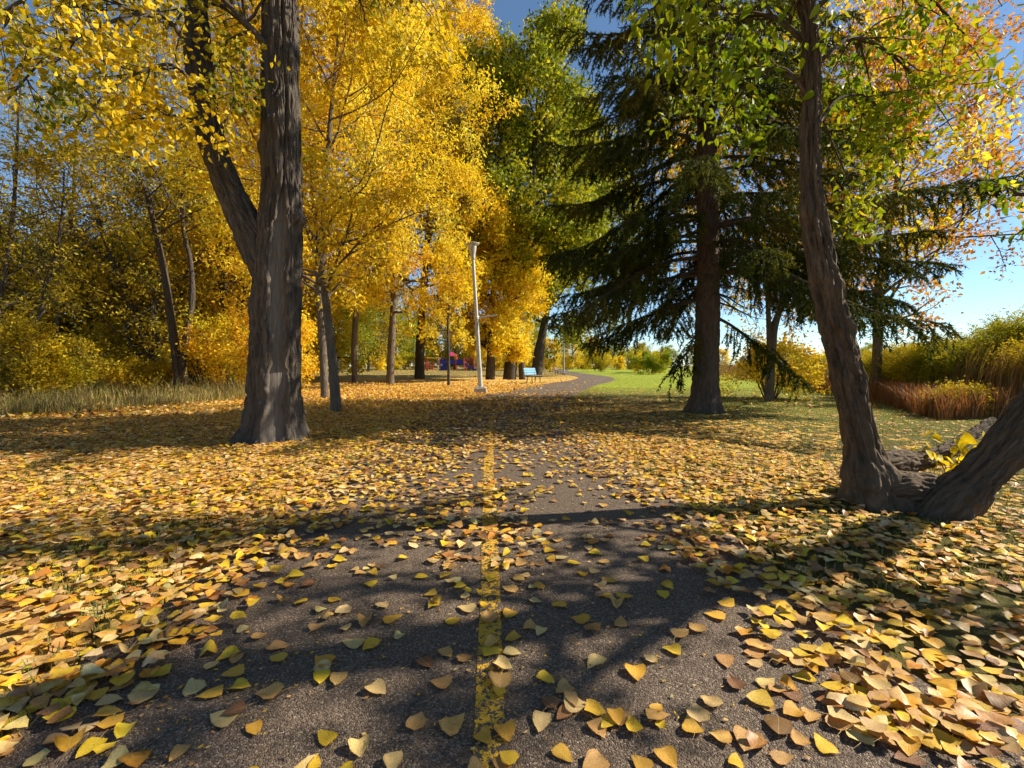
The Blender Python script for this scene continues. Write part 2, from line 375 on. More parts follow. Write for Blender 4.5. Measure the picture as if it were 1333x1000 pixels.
# ------------------------------------------------------------------ leaf shapes
def blade(rows=8, lat=2, width=.9, tip=1.0, curl=(0, 0, 0), seed=0, serr=0.0):
    """a broad poplar leaf: stalk end at the origin, tip at +y; returns verts, tris, leaf coordinates"""
    rg = np.random.default_rng(seed); V = []; U = []; F = []
    ts = np.linspace(0, 1, rows + 1)
    def hw(t): return .5 * width * (np.sin(np.pi * np.clip(t, 0, 1) ** .62) ** .85) * (1 - .18 * t * tip)
    cx, cy, tw = curl; ph = rg.uniform(0, 6.28, 4)
    cols = np.linspace(-1, 1, 2 * lat + 1); idm = {}
    for i, t in enumerate(ts):
        wdt = hw(t) * (1 + serr * rg.normal(0, 1)) if 0 < i < rows else 0
        for j, c in enumerate(cols):
            if i in (0, rows) and j: idm[i, j] = idm[i, 0]; continue
            x = c * wdt; y = t - .07 * abs(c) * (1 - t) * 2 * (i > 0) * (i < rows) * (1 if t < .4 else .3)
            z = cx * x * x * 4 + cy * (t - .5) ** 2 + .10 * abs(x) + tw * x * (t - .5) + .035 * math.sin(7 * x + ph[0] + 3 * t) * (abs(c)) + .03 * math.sin(5 * t * 2 + ph[1]) * c
            idm[i, j] = len(V); V.append((x, y, z)); U.append((c * max(hw(t), 0), t, max(abs(c), 0 if 0 < i < rows else .9)))
    for i in range(rows):
        for j in range(2 * lat):
            q = (idm[i, j], idm[i, j + 1], idm[i + 1, j + 1], idm[i + 1, j])
            if q[0] == q[1]: F.append((q[0], q[2], q[3]))
            elif q[2] == q[3]: F.append((q[0], q[1], q[2]))
            else: F += [(q[0], q[1], q[2]), (q[0], q[2], q[3])]
    V = np.array(V); V[:, 2] -= V[:, 2].min()
    return V, np.array(F), np.array(U)
def rand_curl(rg): return (rg.uniform(-.2, .5), rg.uniform(-.3, .45), rg.uniform(-.4, .4))

PAL = np.array([(.85, .59, .035), (.82, .50, .04), (.70, .43, .13), (.82, .60, .24), (.46, .23, .07), (.68, .30, .04), (.84, .64, .30), (.33, .17, .06)])
PWT = np.array([.20, .16, .19, .17, .09, .06, .08, .05])
def litter_colors(n, rg, warm=None):
    k = rg.choice(len(PAL), n, p=PWT / PWT.sum()); c = PAL[k] * rg.uniform(.78, 1.12, (n, 1)) * (1 + rg.normal(0, .05, (n, 3)))
    return np.clip(c, .01, .92)

def scatter_leaves(name, P, size, templates, rg, zlift, tilt):
    """joins leaves lying at P into one mesh, spread over several leaf shapes"""
    Vs, Fs, Cs, Us = [], [], [], []; off = 0
    which = rg.integers(0, len(templates), len(P)); cols = litter_colors(len(P), rg)
    for k, (tv, tf, tu) in enumerate(templates):
        m = np.where(which == k)[0]; n = len(m)
        if not n: continue
        a = rg.uniform(0, 2 * np.pi, n); s = size[m]; tx = rg.normal(0, tilt, n); ty = rg.normal(0, tilt, n)
        flip = np.where(rg.random(n) < .35, -1.0, 1.0)
        v = tv - np.array([0, .5, 0]); zc = v[:, 2].mean()
        x = v[None, :, 0] * s[:, None]; y = v[None, :, 1] * s[:, None]; z = (v[None, :, 2] - zc) * s[:, None] * flip[:, None]
        z = z + x * tx[:, None] + y * ty[:, None]
        X_ = x * np.cos(a)[:, None] - y * np.sin(a)[:, None]; Y_ = x * np.sin(a)[:, None] + y * np.cos(a)[:, None]
        z = z - z.min(1, keepdims=True) * .75
        W = np.stack([X_ + P[m, 0][:, None], Y_ + P[m, 1][:, None], z + (P[m, 2] + zlift[m])[:, None]], -1).reshape(-1, 3)
        nv = len(tv); Vs.append(W); Fs.append((tf[None] + (np.arange(n) * nv)[:, None, None]).reshape(-1, 3) + off); off += n * nv
        Cs.append(np.repeat(cols[m], nv, 0)); Us.append(np.tile(tu, (n, 1)))
    return mesh_np(name, np.vstack(Vs), np.vstack(Fs), {'col': ('FLOAT_COLOR', np.vstack(Cs)), 'luv': ('FLOAT_VECTOR', np.vstack(Us))})

# ------------------------------------------------------------------ fallen leaves: the 300 that show largest, each its own thing
BLADES = []
rg = np.random.default_rng(21)
for k in range(12):
    v, f, u = blade(7, 2, rg.uniform(.72, 1.0), 1.0, tuple(q * (.35 if k % 3 else 1.0) for q in rand_curl(rg)), 40 + k, .03)
    v = v - np.array([0, .5, 0])
    BLADES.append((mesh_np('leaf_blade', v, f, {'luv': ('FLOAT_VECTOR', u)}), v))
def stalk_mesh(bend, zb):
    pts = np.array([(0, -.49, zb), (.05 * bend, -.62, zb + .03), (.16 * bend, -.78, zb + .02), (.30 * bend, -.95, zb - .02)]); V = []; F = []
    for i, p in enumerate(pts):
        for k in range(4): V.append(p + np.array([math.cos(k * 1.5708), 0, math.sin(k * 1.5708)]) * (.013 - .0015 * i))
    for i in range(3):
        for k in range(4): F.append((i * 4 + k, i * 4 + (k + 1) % 4, i * 4 + 4 + (k + 1) % 4, i * 4 + 4 + k))
    return mesh_np('stalk', np.array(V), np.array(F))
STALKS = [[stalk_mesh(b, float(v[np.argmin(v[:, 1]), 2])) for b in (-1, .3, 1)] for _, v in BLADES]
LOOKS = {'y': ('bright yellow', (.84, .58, .03)), 'g': ('golden orange', (.78, .45, .05)), 't': ('tan brown', (.64, .38, .13)), 'p': ('pale buff', (.84, .63, .26)), 'b': ('dark brown', (.26, .125, .05))}
PHOTO = '''423,957,y 468,974,p 544,938,t 572,888,t 582,849,t 555,862,b 642,847,y 667,848,p 656,866,p 651,888,t 666,830,g 703,821,p
704,940,p 733,896,t 733,928,t 714,912,b 776,925,y 780,948,t 751,916,p 810,932,t 712,882,y 828,876,g 845,856,p 774,862,p 899,944,g
861,940,y 652,992,t 772,994,t 834,992,g 418,881,y 458,836,p 420,858,g 414,816,t 448,792,p 500,786,p 512,804,g 606,791,p 606,774,p
598,762,y 636,802,t 662,799,g 662,766,t 698,782,p 702,761,g 682,748,p 788,775,g 814,775,y 754,806,g 808,808,t 748,732,y 732,725,p
766,713,p 794,755,g 864,774,y 923,912,p 908,927,p 972,964,t 1020,985,t 1071,966,y 1039,959,t 1118,955,p 1133,940,p 1045,880,y
1037,856,p 1015,856,t 1116,899,y 1133,917,t 955,887,b 1028,902,b 1193,940,t 1246,902,p 1245,970,b 230,980,t 148,994,p 290,934,p
332,948,g 314,892,y 296,852,y 194,832,y 140,940,g 52,984,p 272,902,g 252,892,p 364,840,t 360,856,g 336,826,t 348,902,t 268,788,y
745,912,t 560,772,g 571,724,g 597,723,p 540,700,p 583,730,p 470,745,t 400,760,b 386,748,y 780,762,p 888,824,t 930,800,g 905,815,t
945,860,t 985,848,t 1085,905,t 1160,905,p 1090,938,t 1180,985,b 1215,925,t 1290,960,t 1310,930,b 690,812,t 772,742,p 690,700,p'''
placed = []
def can(x, y, r):
    h = 0.0
    for (a, b, c, e) in placed:
        if (a - x) ** 2 + (b - y) ** 2 < (.75 * (r + c)) ** 2: h = max(h, e + .006)
    return h
NF = [0]
def fallen(x, y, look, s, rz, k, place):
    base = .0265 if abs(path_off(x, y)) < HW - .05 else float(H(x, y)) + .012
    hgt = can(x, y, s * .45); placed.append((x, y, s * .45, hgt))
    me, v = BLADES[k]
    if not me.materials: me.materials.append(M['fallen'])
    o = link('fallen_leaf', me); o.location = (x, y, base + hgt); o.scale = (s, s, s * random.uniform(.6, 1.15)); o.rotation_euler = (random.gauss(0, .05), random.gauss(0, .05), rz)
    c = np.array(LOOKS[look][1]) * random.uniform(.88, 1.1) * (1 + np.array([random.gauss(0, .04) for _ in range(3)]))
    o.color = (*np.clip(c, .01, .9), 1)
    word = ('small ' if s < .058 else 'large ' if s > .076 else '') + ('curled ' if k % 3 == 0 else '')
    place = place if hgt == 0 else place.replace('on the', 'overlapping another leaf on the', 1)
    tag(o, word + LOOKS[look][0] + ' poplar leaf ' + place.replace('on ', 'lying on ', 1) if hgt == 0 else word + LOOKS[look][0] + ' poplar leaf ' + place, 'leaf', 'fallen leaves scattered over the path and its verge')
    st = STALKS[k][NF[0] % 3]
    if not st.materials: st.materials.append(M['stalk'])
    link('stalk', st, None, o); NF[0] += 1
for e in PHOTO.split():
    a, b, l = e.split(','); p = G(float(a), float(b), .03); off_ = path_off(p[0], p[1])
    pl = 'on the worn yellow painted line' if abs(off_) < .05 else ('on the bare asphalt of the path' if abs(off_) < HW - .1 else 'on the grass verge beside the path')
    fallen(p[0], p[1], l, random.uniform(.058, .084) * (.62 if (a, b) in (('861', '940'), ('845', '856')) else 1.0), random.uniform(0, 6.28), random.randrange(12), pl)
rg = np.random.default_rng(5)
HERO = []
cand = np.stack([rg.uniform(-2.6, 2.9, 9000), rg.uniform(1.12, 3.0, 9000)], -1)
cand = cand[rg.random(9000) < litter_density(cand[:, 0], cand[:, 1]) ** .8]
cand = cand[np.argsort(cand[:, 1] + rg.uniform(0, .9, len(cand)))]
for c in cand:
    if NF[0] >= 300: break
    off_ = path_off(c[0], c[1])
    if abs(c[0]) > 1.22 * c[1] + .1: continue
    pl = 'on the worn yellow painted line' if abs(off_) < .05 else ('on the bare asphalt of the path' if abs(off_) < HW - .1 else 'on the grass verge beside the path')
    l = 'ygtpb'[rg.choice(5, p=[.24, .22, .27, .2, .07])]
    fallen(c[0], c[1], l, rg.uniform(.045, .082), rg.uniform(0, 6.28), int(rg.integers(12)), pl)

# the rest of the litter: past counting
def litter(name, x0, x1, y0, y1, per_m2, size, templates, seed, tilt, skip_hero=False):
    rg = np.random.default_rng(seed); n = int((x1 - x0) * (y1 - y0) * per_m2)
    P = np.stack([rg.uniform(x0, x1, n), rg.uniform(y0, y1, n)], -1)
    d = litter_density(P[:, 0], P[:, 1]); keep = (rg.random(n) < d) & (np.abs(P[:, 0] - .05 * P[:, 1]) < 1.24 * P[:, 1] + .8)
    onp = np.abs(path_off(P[:, 0], P[:, 1])) < HW
    if skip_hero: keep &= ~((P[:, 1] < 2.3) & (np.abs(P[:, 0]) < .95) & (rg.random(n) < .6))
    P = P[keep]; onp = onp[keep]; d = d[keep]
    z = np.where(onp, .026, H(P[:, 0], P[:, 1]) + .004)
    lift = np.where(d > .4, rg.uniform(0, .030, len(P)), rg.uniform(0, .004, len(P)))
    return scatter_leaves(name, np.concatenate([P, z[:, None]], 1), rg.uniform(size[0], size[1], len(P)), templates, rg, lift, tilt)
rg = np.random.default_rng(31)
T_near = [blade(5, 1, rg.uniform(.7, 1.0), 1, rand_curl(rg), k, .05) for k in range(10)]
T_mid = [blade(3, 1, rg.uniform(.7, 1.0), 1, rand_curl(rg), k + 20) for k in range(6)]
T_far = [blade(2, 1, .9, 1, rand_curl(rg), k + 40) for k in range(4)]
LM = [('near_litter', litter('leaf_litter', -6.5, 6.5, .7, 4.4, 470, (.040, .078), T_near, 51, .10, True)),
      ('mid', litter('leaf_litter', -14, 13, 4.4, 10, 380, (.044, .082), T_mid, 52, .13)),
      ('far', litter('leaf_litter', -26, 12, 10, 24, 110, (.07, .12), T_far, 53, .3)),
      ('vfar', litter('leaf_litter', -34, 12, 24, 36, 40, (.10, .16), T_far, 54, .3))]
for _, me in LM:
    tag(link('leaf_litter', me, M['litter']), 'yellow and tan fallen leaves carpeting the ground beside the path', 'leaf litter', None, 'stuff')

rg = np.random.default_rng(56); n = 5200; P = np.stack([rg.uniform(-1.4, 1.4, n), 1.0 + 6 * rg.random(n) ** 1.3, np.full(n, .0262)], -1)
P = P[rg.random(n) < .25 + .75 * sstep(.4, .7, vnoise(P[:, :2], 2.2, 61))]
tag(link('leaf_crumbs', scatter_leaves('leaf_crumbs', P, rg.uniform(.006, .020, len(P)), [(v * np.array([w_, 1, 1]), f, u) for (v, f, u), w_ in zip(T_far, (1, .5, .12, .08))], rg, np.zeros(len(P)), .1), M['litter']), 'small leaf crumbs and broken stalks littering the asphalt', 'leaf crumbs', None, 'stuff')

# ------------------------------------------------------------------ trees: tubes, growth, crowns
class Tubes:
    def __init__(s): s.V = []; s.F = []; s.B = []; s.n = 0
    def add(s, pts, rad, ns=6, vo=0.0):
        pts = np.asarray(pts, float); rad = np.asarray(rad, float); n = len(pts)
        Tn = norm(np.gradient(pts, axis=0)); ref = np.array([1.0, 0, 0]) if abs(Tn[0, 0]) < .8 else np.array([0, 1.0, 0])
        u = norm(np.cross(Tn, ref)); v = np.cross(Tn, u)
        a = np.arange(ns) * 2 * np.pi / ns; ca, sa = np.cos(a), np.sin(a)
        ring = u[:, None, :] * ca[None, :, None] + v[:, None, :] * sa[None, :, None]
        s.V.append((pts[:, None, :] + ring * rad[:, None, None]).reshape(-1, 3))
        L = np.concatenate([[0], np.cumsum(np.linalg.norm(np.diff(pts, axis=0), axis=1))]) + vo
        r0 = rad.max()
        s.B.append(np.stack([np.tile(ca * r0, (n, 1)), np.tile(sa * r0, (n, 1)), np.repeat(L[:, None], ns, 1)], -1).reshape(-1, 3) + vo)
        i = np.arange(n * ns).reshape(n, ns) + s.n; j = np.roll(i, -1, 1)
        s.F.append(np.stack([i[:-1], j[:-1], j[1:], i[1:]], -1).reshape(-1, 4)); s.n += n * ns
    def mesh(s, name, org=(0, 0, 0)):
        return mesh_np(name, np.vstack(s.V) - np.asarray(org), np.vstack(s.F), {'bk': ('FLOAT_VECTOR', np.vstack(s.B))})

def rough_trunk(name, pts, rads, org, ns, dv, cell=(.035, .15), depth=.012, flare=.0, roots=5, seed=0, scarf=None, lump=.05, bumps=()):
    """a thick stem whose bark ridges, root flare and swellings are modelled in its surface"""
    pts = np.asarray(pts, float); A = catmull(np.concatenate([pts, np.asarray(rads, float)[:, None]], 1), 16)
    L = np.concatenate([[0], np.cumsum(np.linalg.norm(np.diff(A[:, :3], axis=0), axis=1))])
    nr = int(L[-1] / dv); q = np.linspace(0, L[-1], nr); A = np.stack([np.interp(q, L, A[:, k]) for k in range(4)], 1)
    P, r = A[:, :3], A[:, 3]
    Tn = norm(np.gradient(P, axis=0)); u = norm(np.cross(Tn, np.array([0, 1.0, 0.0]))); v = np.cross(Tn, u)   # u across, v away from the camera side
    a = np.arange(ns) * 2 * np.pi / ns
    ring = u[:, None, :] * np.cos(a)[None, :, None] + v[:, None, :] * np.sin(a)[None, :, None]
    rm = r[:max(4, int(nr * .6))].mean()
    AA, Q = np.meshgrid(a, q)
    B = np.stack([np.cos(AA) * rm, np.sin(AA) * rm, Q], -1)
    wv = (vnoise(B, 6, seed) - .5)[..., None] * np.array([.05, .05, .10])
    def furrow(cw, ch, sd, wd):
        q_ = (B + wv) * np.array([1 / cw, 1 / cw, 1 / ch]); return sstep(0, wd, np.abs(2 * (vnoise(q_, 1.0, sd) * .75 + vnoise(q_, 2.1, sd + 40) * .25) - 1))
    ridge = furrow(cell[0], cell[1], seed + 2, .42) * .75 + furrow(cell[0] * .5, cell[1] * .5, seed + 3, .30) * .35 - .08
    scar = np.zeros_like(ridge)
    if scarf is not None: scar = scarf(AA, Q, B)
    big = vnoise(B, 2.3, seed + 5) - .5; med = vnoise(B, 9, seed + 6) - .5
    rr = r[:, None] * (1 + lump * 2 * big + lump * .8 * med)
    if flare:
        fl = np.exp(-Q / .22); fl2 = np.exp(-Q / .55)
        lobes = .45 + .55 * np.cos(AA * roots + 1.3 + 2 * (vnoise(B, 1.1, seed + 9)))
        rr = rr + flare * (fl * (.55 + .6 * lobes) + .25 * fl2 * lobes)
    rr = rr + depth * (ridge - .6) * (1 - scar) - scar * depth * 1.6 + scar * .004 * (vnoise(B * np.array([1, 1, .06]), 70, seed + 8) - .5)
    for (ba, bq, bw, bh) in bumps:
        da = np.abs((AA - ba + np.pi) % (2 * np.pi) - np.pi) * rm; dd = np.hypot(da, (Q - bq) * .8); rr = rr + bh * np.exp(-(dd / bw) ** 2) * (1 - .45 * np.exp(-(dd / (bw * .35)) ** 2))
    V = P[:, None, :] + ring * rr[..., None]
    i = np.arange(nr * ns).reshape(nr, ns); j = np.roll(i, -1, 1)
    return mesh_np(name, V.reshape(-1, 3) - org, np.stack([i[:-1], j[:-1], j[1:], i[1:]], -1).reshape(-1, 4),
                   {'bk': ('FLOAT_VECTOR', B.reshape(-1, 3)), 'scar': ('FLOAT', scar.reshape(-1))})

def perp(d, rg):
    q = rg.normal(0, 1, 3); q -= d * q.dot(d); return q / max(np.linalg.norm(q), 1e-6)
def grow(T, A, p, d, L, r, lev, P, rg):
    n = P['seg'][lev]; pts = [np.array(p, float)]; d = np.array(d, float); st = L / n
    for i in range(n):
        d = d + rg.normal(0, P['wig'][lev], 3); d[2] += P['trop'][lev]; d /= np.linalg.norm(d); pts.append(pts[-1] + d * st)
    pts = np.array(pts); rad = np.linspace(r, max(r * .3, .0025), n + 1)
    if r > P.get('rmin', .004): T.add(pts, rad, P['ns'][lev], rg.uniform(0, 50))
    if lev < P['max']:
        for j in range(P['nch'][lev]):
            t = rg.uniform(P.get('t0', .28), 1.0) * n; i = min(int(t), n - 1); q = pts[i] + (pts[i + 1] - pts[i]) * (t - i)
            dd = pts[i + 1] - pts[i]; dd /= np.linalg.norm(dd); an = rg.uniform(.5, 1.15)
            cd = dd * math.cos(an) + perp(dd, rg) * math.sin(an)
            grow(T, A, q, cd, L * P['ratio'][lev] * (1.15 - .55 * t / n) * rg.uniform(.7, 1.25), rad[i] * .55, lev + 1, P, rg)
    if lev >= P['max'] - 1:
        m = P['nleaf'] if lev == P['max'] else P['nleaf'] // 2
        t = rg.uniform(.15, 1.0, m) * n; i = np.minimum(t.astype(int), n - 1)
        A.append(pts[i] + (pts[i + 1] - pts[i]) * (t - i)[:, None] + rg.normal(0, P['spread'], (m, 3)))

def leaf_quads(C, size, aspect, rg, droop=.5, broad=True, dirs=None):
    n = len(C); d = norm(rg.normal(0, 1, (n, 3)) * np.array([1, 1, .7]) - np.array([0, 0, droop])) if dirs is None else dirs
    s = norm(np.cross(d, rg.normal(0, 1, (n, 3)))); nn = np.cross(d, s)
    L = (size * rg.uniform(.65, 1.3, n))[:, None]; W = L * aspect * rg.uniform(.8, 1.15, (n, 1)); k = rg.uniform(.05, .4, (n, 1))
    if broad:
        def pt(t, w, sg): return C + d * L * t + s * W * w * sg + nn * W * k * w * 1.2
        V = np.stack([C, pt(.30, .48, 1), pt(.68, .32, 1), C + d * L - nn * L * .1, pt(.68, .32, -1), pt(.30, .48, -1)], 1).reshape(-1, 3)
        b = np.arange(n)[:, None] * 6
        return V, np.concatenate([b + np.array([[0, 1, 2, 3]]), b + np.array([[0, 3, 4, 5]])], 0), 6
    V = np.stack([C, C + d * L * .45 + s * W * .5 + nn * W * k, C + d * L, C + d * L * .45 - s * W * .5 + nn * W * k], 1).reshape(-1, 3)
    b = np.arange(n)[:, None] * 4
    return V, np.concatenate([b + np.array([[0, 1, 2]]), b + np.array([[0, 2, 3]])], 0), 4
def crown_colors(C, pal, rg, clump=.9, seed=0):
    pal = np.asarray(pal, float); n = len(C); t = vnoise(C, clump, seed) * .75 + vnoise(C, clump * 3.1, seed + 1) * .45 - .1 + rg.normal(0, .12, n)
    x = np.clip(t, 0, .999) * (len(pal) - 1); i = np.clip(x.astype(int), 0, len(pal) - 2); f = (x - i)[:, None]
    return np.clip((pal[i] * (1 - f) + pal[i + 1] * f) * rg.uniform(.75, 1.2, (n, 1)), .003, .9)
def crown_mesh(name, C, org, size, aspect, pal, rg, droop=.5, broad=False, clump=.9, seed=0):
    V, F, k = leaf_quads(C, size, aspect, rg, droop, broad); col = np.repeat(crown_colors(C, pal, rg, clump, seed), k, 0)
    return mesh_np(name, V - np.asarray(org), F, {'col': ('FLOAT_COLOR', col)}, smooth=False)

PALS = {
    'gold': [(.50, .28, .014), (.76, .50, .016), (.86, .64, .022), (.90, .74, .07), (.88, .76, .18)],
    'orange': [(.48, .24, .02), (.72, .41, .018), (.84, .56, .02), (.88, .66, .04), (.86, .68, .12)],
    'olive': [(.11, .11, .014), (.22, .20, .016), (.42, .32, .018), (.64, .46, .022), (.40, .28, .025)],
    'green': [(.075, .12, .012), (.15, .20, .014), (.28, .32, .02), (.50, .46, .026), (.78, .62, .04)],
    'lime': [(.10, .16, .010), (.16, .25, .012), (.28, .34, .015), (.42, .42, .02), (.60, .42, .02)],
    'yelgrn': [(.14, .15, .012), (.30, .29, .014), (.54, .44, .016), (.74, .55, .02), (.80, .60, .03)],
    'poplar': [(.07, .10, .010), (.15, .18, .012), (.42, .34, .015), (.76, .53, .02), (.84, .60, .03)],
    'willow': [(.14, .15, .014), (.22, .24, .016), (.36, .36, .02), (.50, .44, .025), (.60, .42, .03)],
    'rust': [(.34, .15, .03), (.52, .23, .03), (.62, .30, .035), (.68, .36, .05), (.50, .21, .04)]}
BASEP = dict(seg=(7, 5, 4, 3), wig=(.15, .18, .2, .2), trop=(.05, .02, -.02, -.05), ns=(7, 5, 4, 3), nch=(8, 7, 6), ratio=(.5, .5, .5), max=2, nleaf=16, spread=.12, rmin=.004)

def stems3d(stems, y0, lean=None):
    out = []
    for st in stems:
        P = []; Rr = []
        for k, e in enumerate(st):
            yy = y0 + (e[3] if len(e) > 3 else 0.0); P.append(D(e[0], e[1], yy)); Rr.append(e[2] * yy / FPX / 2 * .95 / math.sqrt(1 + ((e[0] - PW / 2) / FPX) ** 2))
        out.append((np.array(P), np.array(Rr)))
    return out
def decid(name, label, base, stems, pal, seed, nprim=26, f0=.3, Lp=2.4, P=None, size=.11, aspect=.5, droop=.5, bark='ash_bark', leaf='leaf', shape=None, keep=None, elev=(.1, .9), broad=False, group=None, clump=.9, trunk_ns=14, cat='tree'):
    """stems: list of (points, radii) in world space; limbs sprout along their upper part, twigs and leaves along the limbs"""
    rg = np.random.default_rng(seed); pp = dict(BASEP); pp.update(P or {})
    root = empty(name, tuple(base), label, cat, group); TR = Tubes(); BR = Tubes(); A = []
    for si, (pts, rad) in enumerate(stems):
        S = catmull(np.concatenate([pts, rad[:, None]], 1), 6); wob = (vnoise(S[:, :3], .8, seed) - .5)
        TR.add(S[:, :3], np.maximum(S[:, 3] * (1 + .25 * wob), .004), trunk_ns, si * 7.0)
        L = np.concatenate([[0], np.cumsum(np.linalg.norm(np.diff(S[:, :3], axis=0), axis=1))])
        npm = max(3, int(nprim / len(stems)))
        for k in range(npm):
            t = f0 + (1 - f0) * (k + rg.random()) / npm; q = np.array([np.interp(t * L[-1], L, S[:, c]) for c in range(4)])
            az = k * 2.4 + rg.normal(0, .5); el = rg.uniform(*elev) + .5 * max(0, t - .8)
            d = np.array([math.cos(az) * math.cos(el), math.sin(az) * math.cos(el), math.sin(el)])
            g = shape(t) if shape else (.55 + .9 * math.sin(math.pi * min(1, ((t - f0) / (1 - f0)) * .85 + .15)))
            grow(BR, A, q[:3], d, Lp * g * rg.uniform(.7, 1.2), max(.012, q[3] * .42), 0, pp, rg)
    link('trunk', TR.mesh('trunk', base), M[bark], root)
    if BR.n: link('branches', BR.mesh('branches', base), M[bark], root, 'stuff')
    C = np.vstack(A)
    if keep is not None: C = C[keep(C)]
    link('crown', crown_mesh('crown', C, base, size, aspect, PALS[pal], rg, droop, broad, clump, seed), M[leaf], root, 'stuff')
    return root
def clone(root, loc, rz, s, label, group, crown_me=None):
    r = root.copy(); COL.objects.link(r); r.location = loc; r.rotation_euler = (0, 0, rz); r.scale = (s, s, s * random.uniform(.9, 1.15)); r['label'] = label
    if group: r['group'] = group
    for ch in root.children:
        c = ch.copy(); COL.objects.link(c); c.parent = r
        if crown_me is not None and ch.name.startswith('crown'): c.data = crown_me
    return r

# --- the big forked poplar
y0 = G(356, 572)[1]; org = G(356, 572); org[2] = float(H(org[0], org[1])) - .03
main = stems3d([[(356, 574, 76), (357, 545, 72), (358, 480, 69), (360, 400, 66), (364, 310, 60), (367, 250, 53), (366, 180, 51), (365, 100, 49), (365, 0, 46), (366, -160, 40), (372, -420, 26), (380, -700, 8)]], y0)[0]
limb = stems3d([[(356, 372, 40), (340, 335, 48), (322, 295, 45), (296, 240, 40), (274, 175, 37), (260, 100, 35), (256, 30, 32), (252, -80, 28), (236, -260, 18), (210, -480, 6)]], y0)[0]
main[0][0, 2] = org[2]
big = empty('poplar_tree', tuple(org), 'massive forked poplar with furrowed grey bark and a bare scar down its trunk', 'tree')
def scarf(AA, Q, B):
    cen = 2.0 + .10 * np.sin(Q * 1.7) + .10 * (vnoise(B, 2, 91) - .5) + .13 * (Q - 1.6) * .3
    hw_ = (.36 - .03 * Q) * sstep(3.55, 3.0, Q) * sstep(.0, .25, Q + .1) * (1 - .35 * sstep(.5, .7, vnoise(B, 3.5, 92)))
    return sstep(hw_ + .10, hw_ - .02, np.abs(AA - cen) + .10 * (vnoise(B, 14, 93) - .5))
tk = link('trunk', rough_trunk('trunk', main[0], main[1], org, 240, .016, (.050, .42), .040, .15, 6, 3, scarf, .03, [(2.95, 3.15, .08, .09), (.2, 4.1, .07, .06), (2.7, 4.75, .14, .05), (1.7, 4.35, .10, .06), (.5, 1.9, .10, .04), (2.5, 5.3, .08, .05)]), M['poplar_bark'], big)
lb = link('limb', rough_trunk('limb', limb[0], limb[1], org, 150, .016, (.046, .38), .036, 0, 5, 17, None, .04), M['poplar_bark'], big)
rg = np.random.default_rng(77); BR = Tubes(); A = []
PB = dict(BASEP); PB.update(nch=(9, 7, 5), nleaf=5, spread=.10, trop=(.01, -.05, -.12, -.1), ratio=(.5, .55, .5))
def from_px(T, A, pix, r0, P, rg, nch=10, Lc=.9):
    """a limb through the given sight lines, with twigs and leaves sprouting from it"""
    S = catmull(np.array([D(*e) for e in pix]), 6); rad = np.linspace(r0, r0 * .25, len(S)); T.add(S, rad, 8, rg.uniform(0, 50))
    for k in range(nch):
        i = int(rg.uniform(.15, 1) * (len(S) - 2)); dd = norm(S[i + 1] - S[i]); an = rg.uniform(.5, 1.2)
        grow(T, A, S[i], dd * math.cos(an) + perp(dd, rg) * math.sin(an), Lc * rg.uniform(.6, 1.3), max(.006, rad[i] * .6), 1, P, rg)
from_px(BR, A, [(345, 58, 6.5), (320, 30, 6.4), (285, -5, 6.3), (220, -60, 6.1)], .05, PB, rg, 8)
from_px(BR, A, [(250, 70, 6.4), (215, 22, 6.1), (178, 18, 5.8), (120, 40, 5.5), (60, 75, 5.3), (10, 130, 5.2)], .030, PB, rg, 16, .8)
from_px(BR, A, [(262, 120, 6.4), (225, 85, 6.0), (180, 95, 5.7), (140, 120, 5.5), (100, 165, 5.4)], .022, PB, rg, 15, .7)
from_px(BR, A, [(268, 160, 6.4), (225, 150, 6.1), (180, 155, 5.9), (130, 160, 5.7)], .018, PB, rg, 12, .6)
from_px(BR, A, [(262, 110, 6.5), (290, 80, 6.3), (305, 120, 6.1), (290, 170, 6.0)], .018, PB, rg, 12, .55)
from_px(BR, A, [(254, 0, 6.3), (180, -50, 5.8), (100, -40, 5.3), (30, 0, 5.0), (-40, 40, 4.9)], .035, PB, rg, 16, .9)
from_px(BR, A, [(362, -40, 6.3), (420, -60, 5.6), (520, -40, 5.2), (600, -15, 5.0)], .03, PB, rg, 10, .7)
PBu = dict(PB); PBu.update(max=2, nch=(7, 6, 5), nleaf=8)
for st, k0, nn in ((main, .74, 14), (limb, .74, 10)):
    S = catmull(np.concatenate([st[0], st[1][:, None]], 1), 6)
    for k in range(nn):
        i = int((k0 + (1 - k0) * (k + rg.random()) / nn) * (len(S) - 1)); az = k * 2.4; el = rg.uniform(.1, .8)
        grow(BR, A, S[i, :3], np.array([math.cos(az) * math.cos(el), math.sin(az) * math.cos(el), math.sin(el)]), rg.uniform(1.8, 3.4), max(.02, S[i, 3] * .45), 0, PBu, rg)
link('branches', BR.mesh('branches', org), M['dark_bark'], big, 'stuff')
C = np.vstack(A)
link('crown', crown_mesh('crown', C, org, .074, .95, PALS['poplar'], rg, .9, True, 1.3, 4), M['leaf'], big, 'stuff')

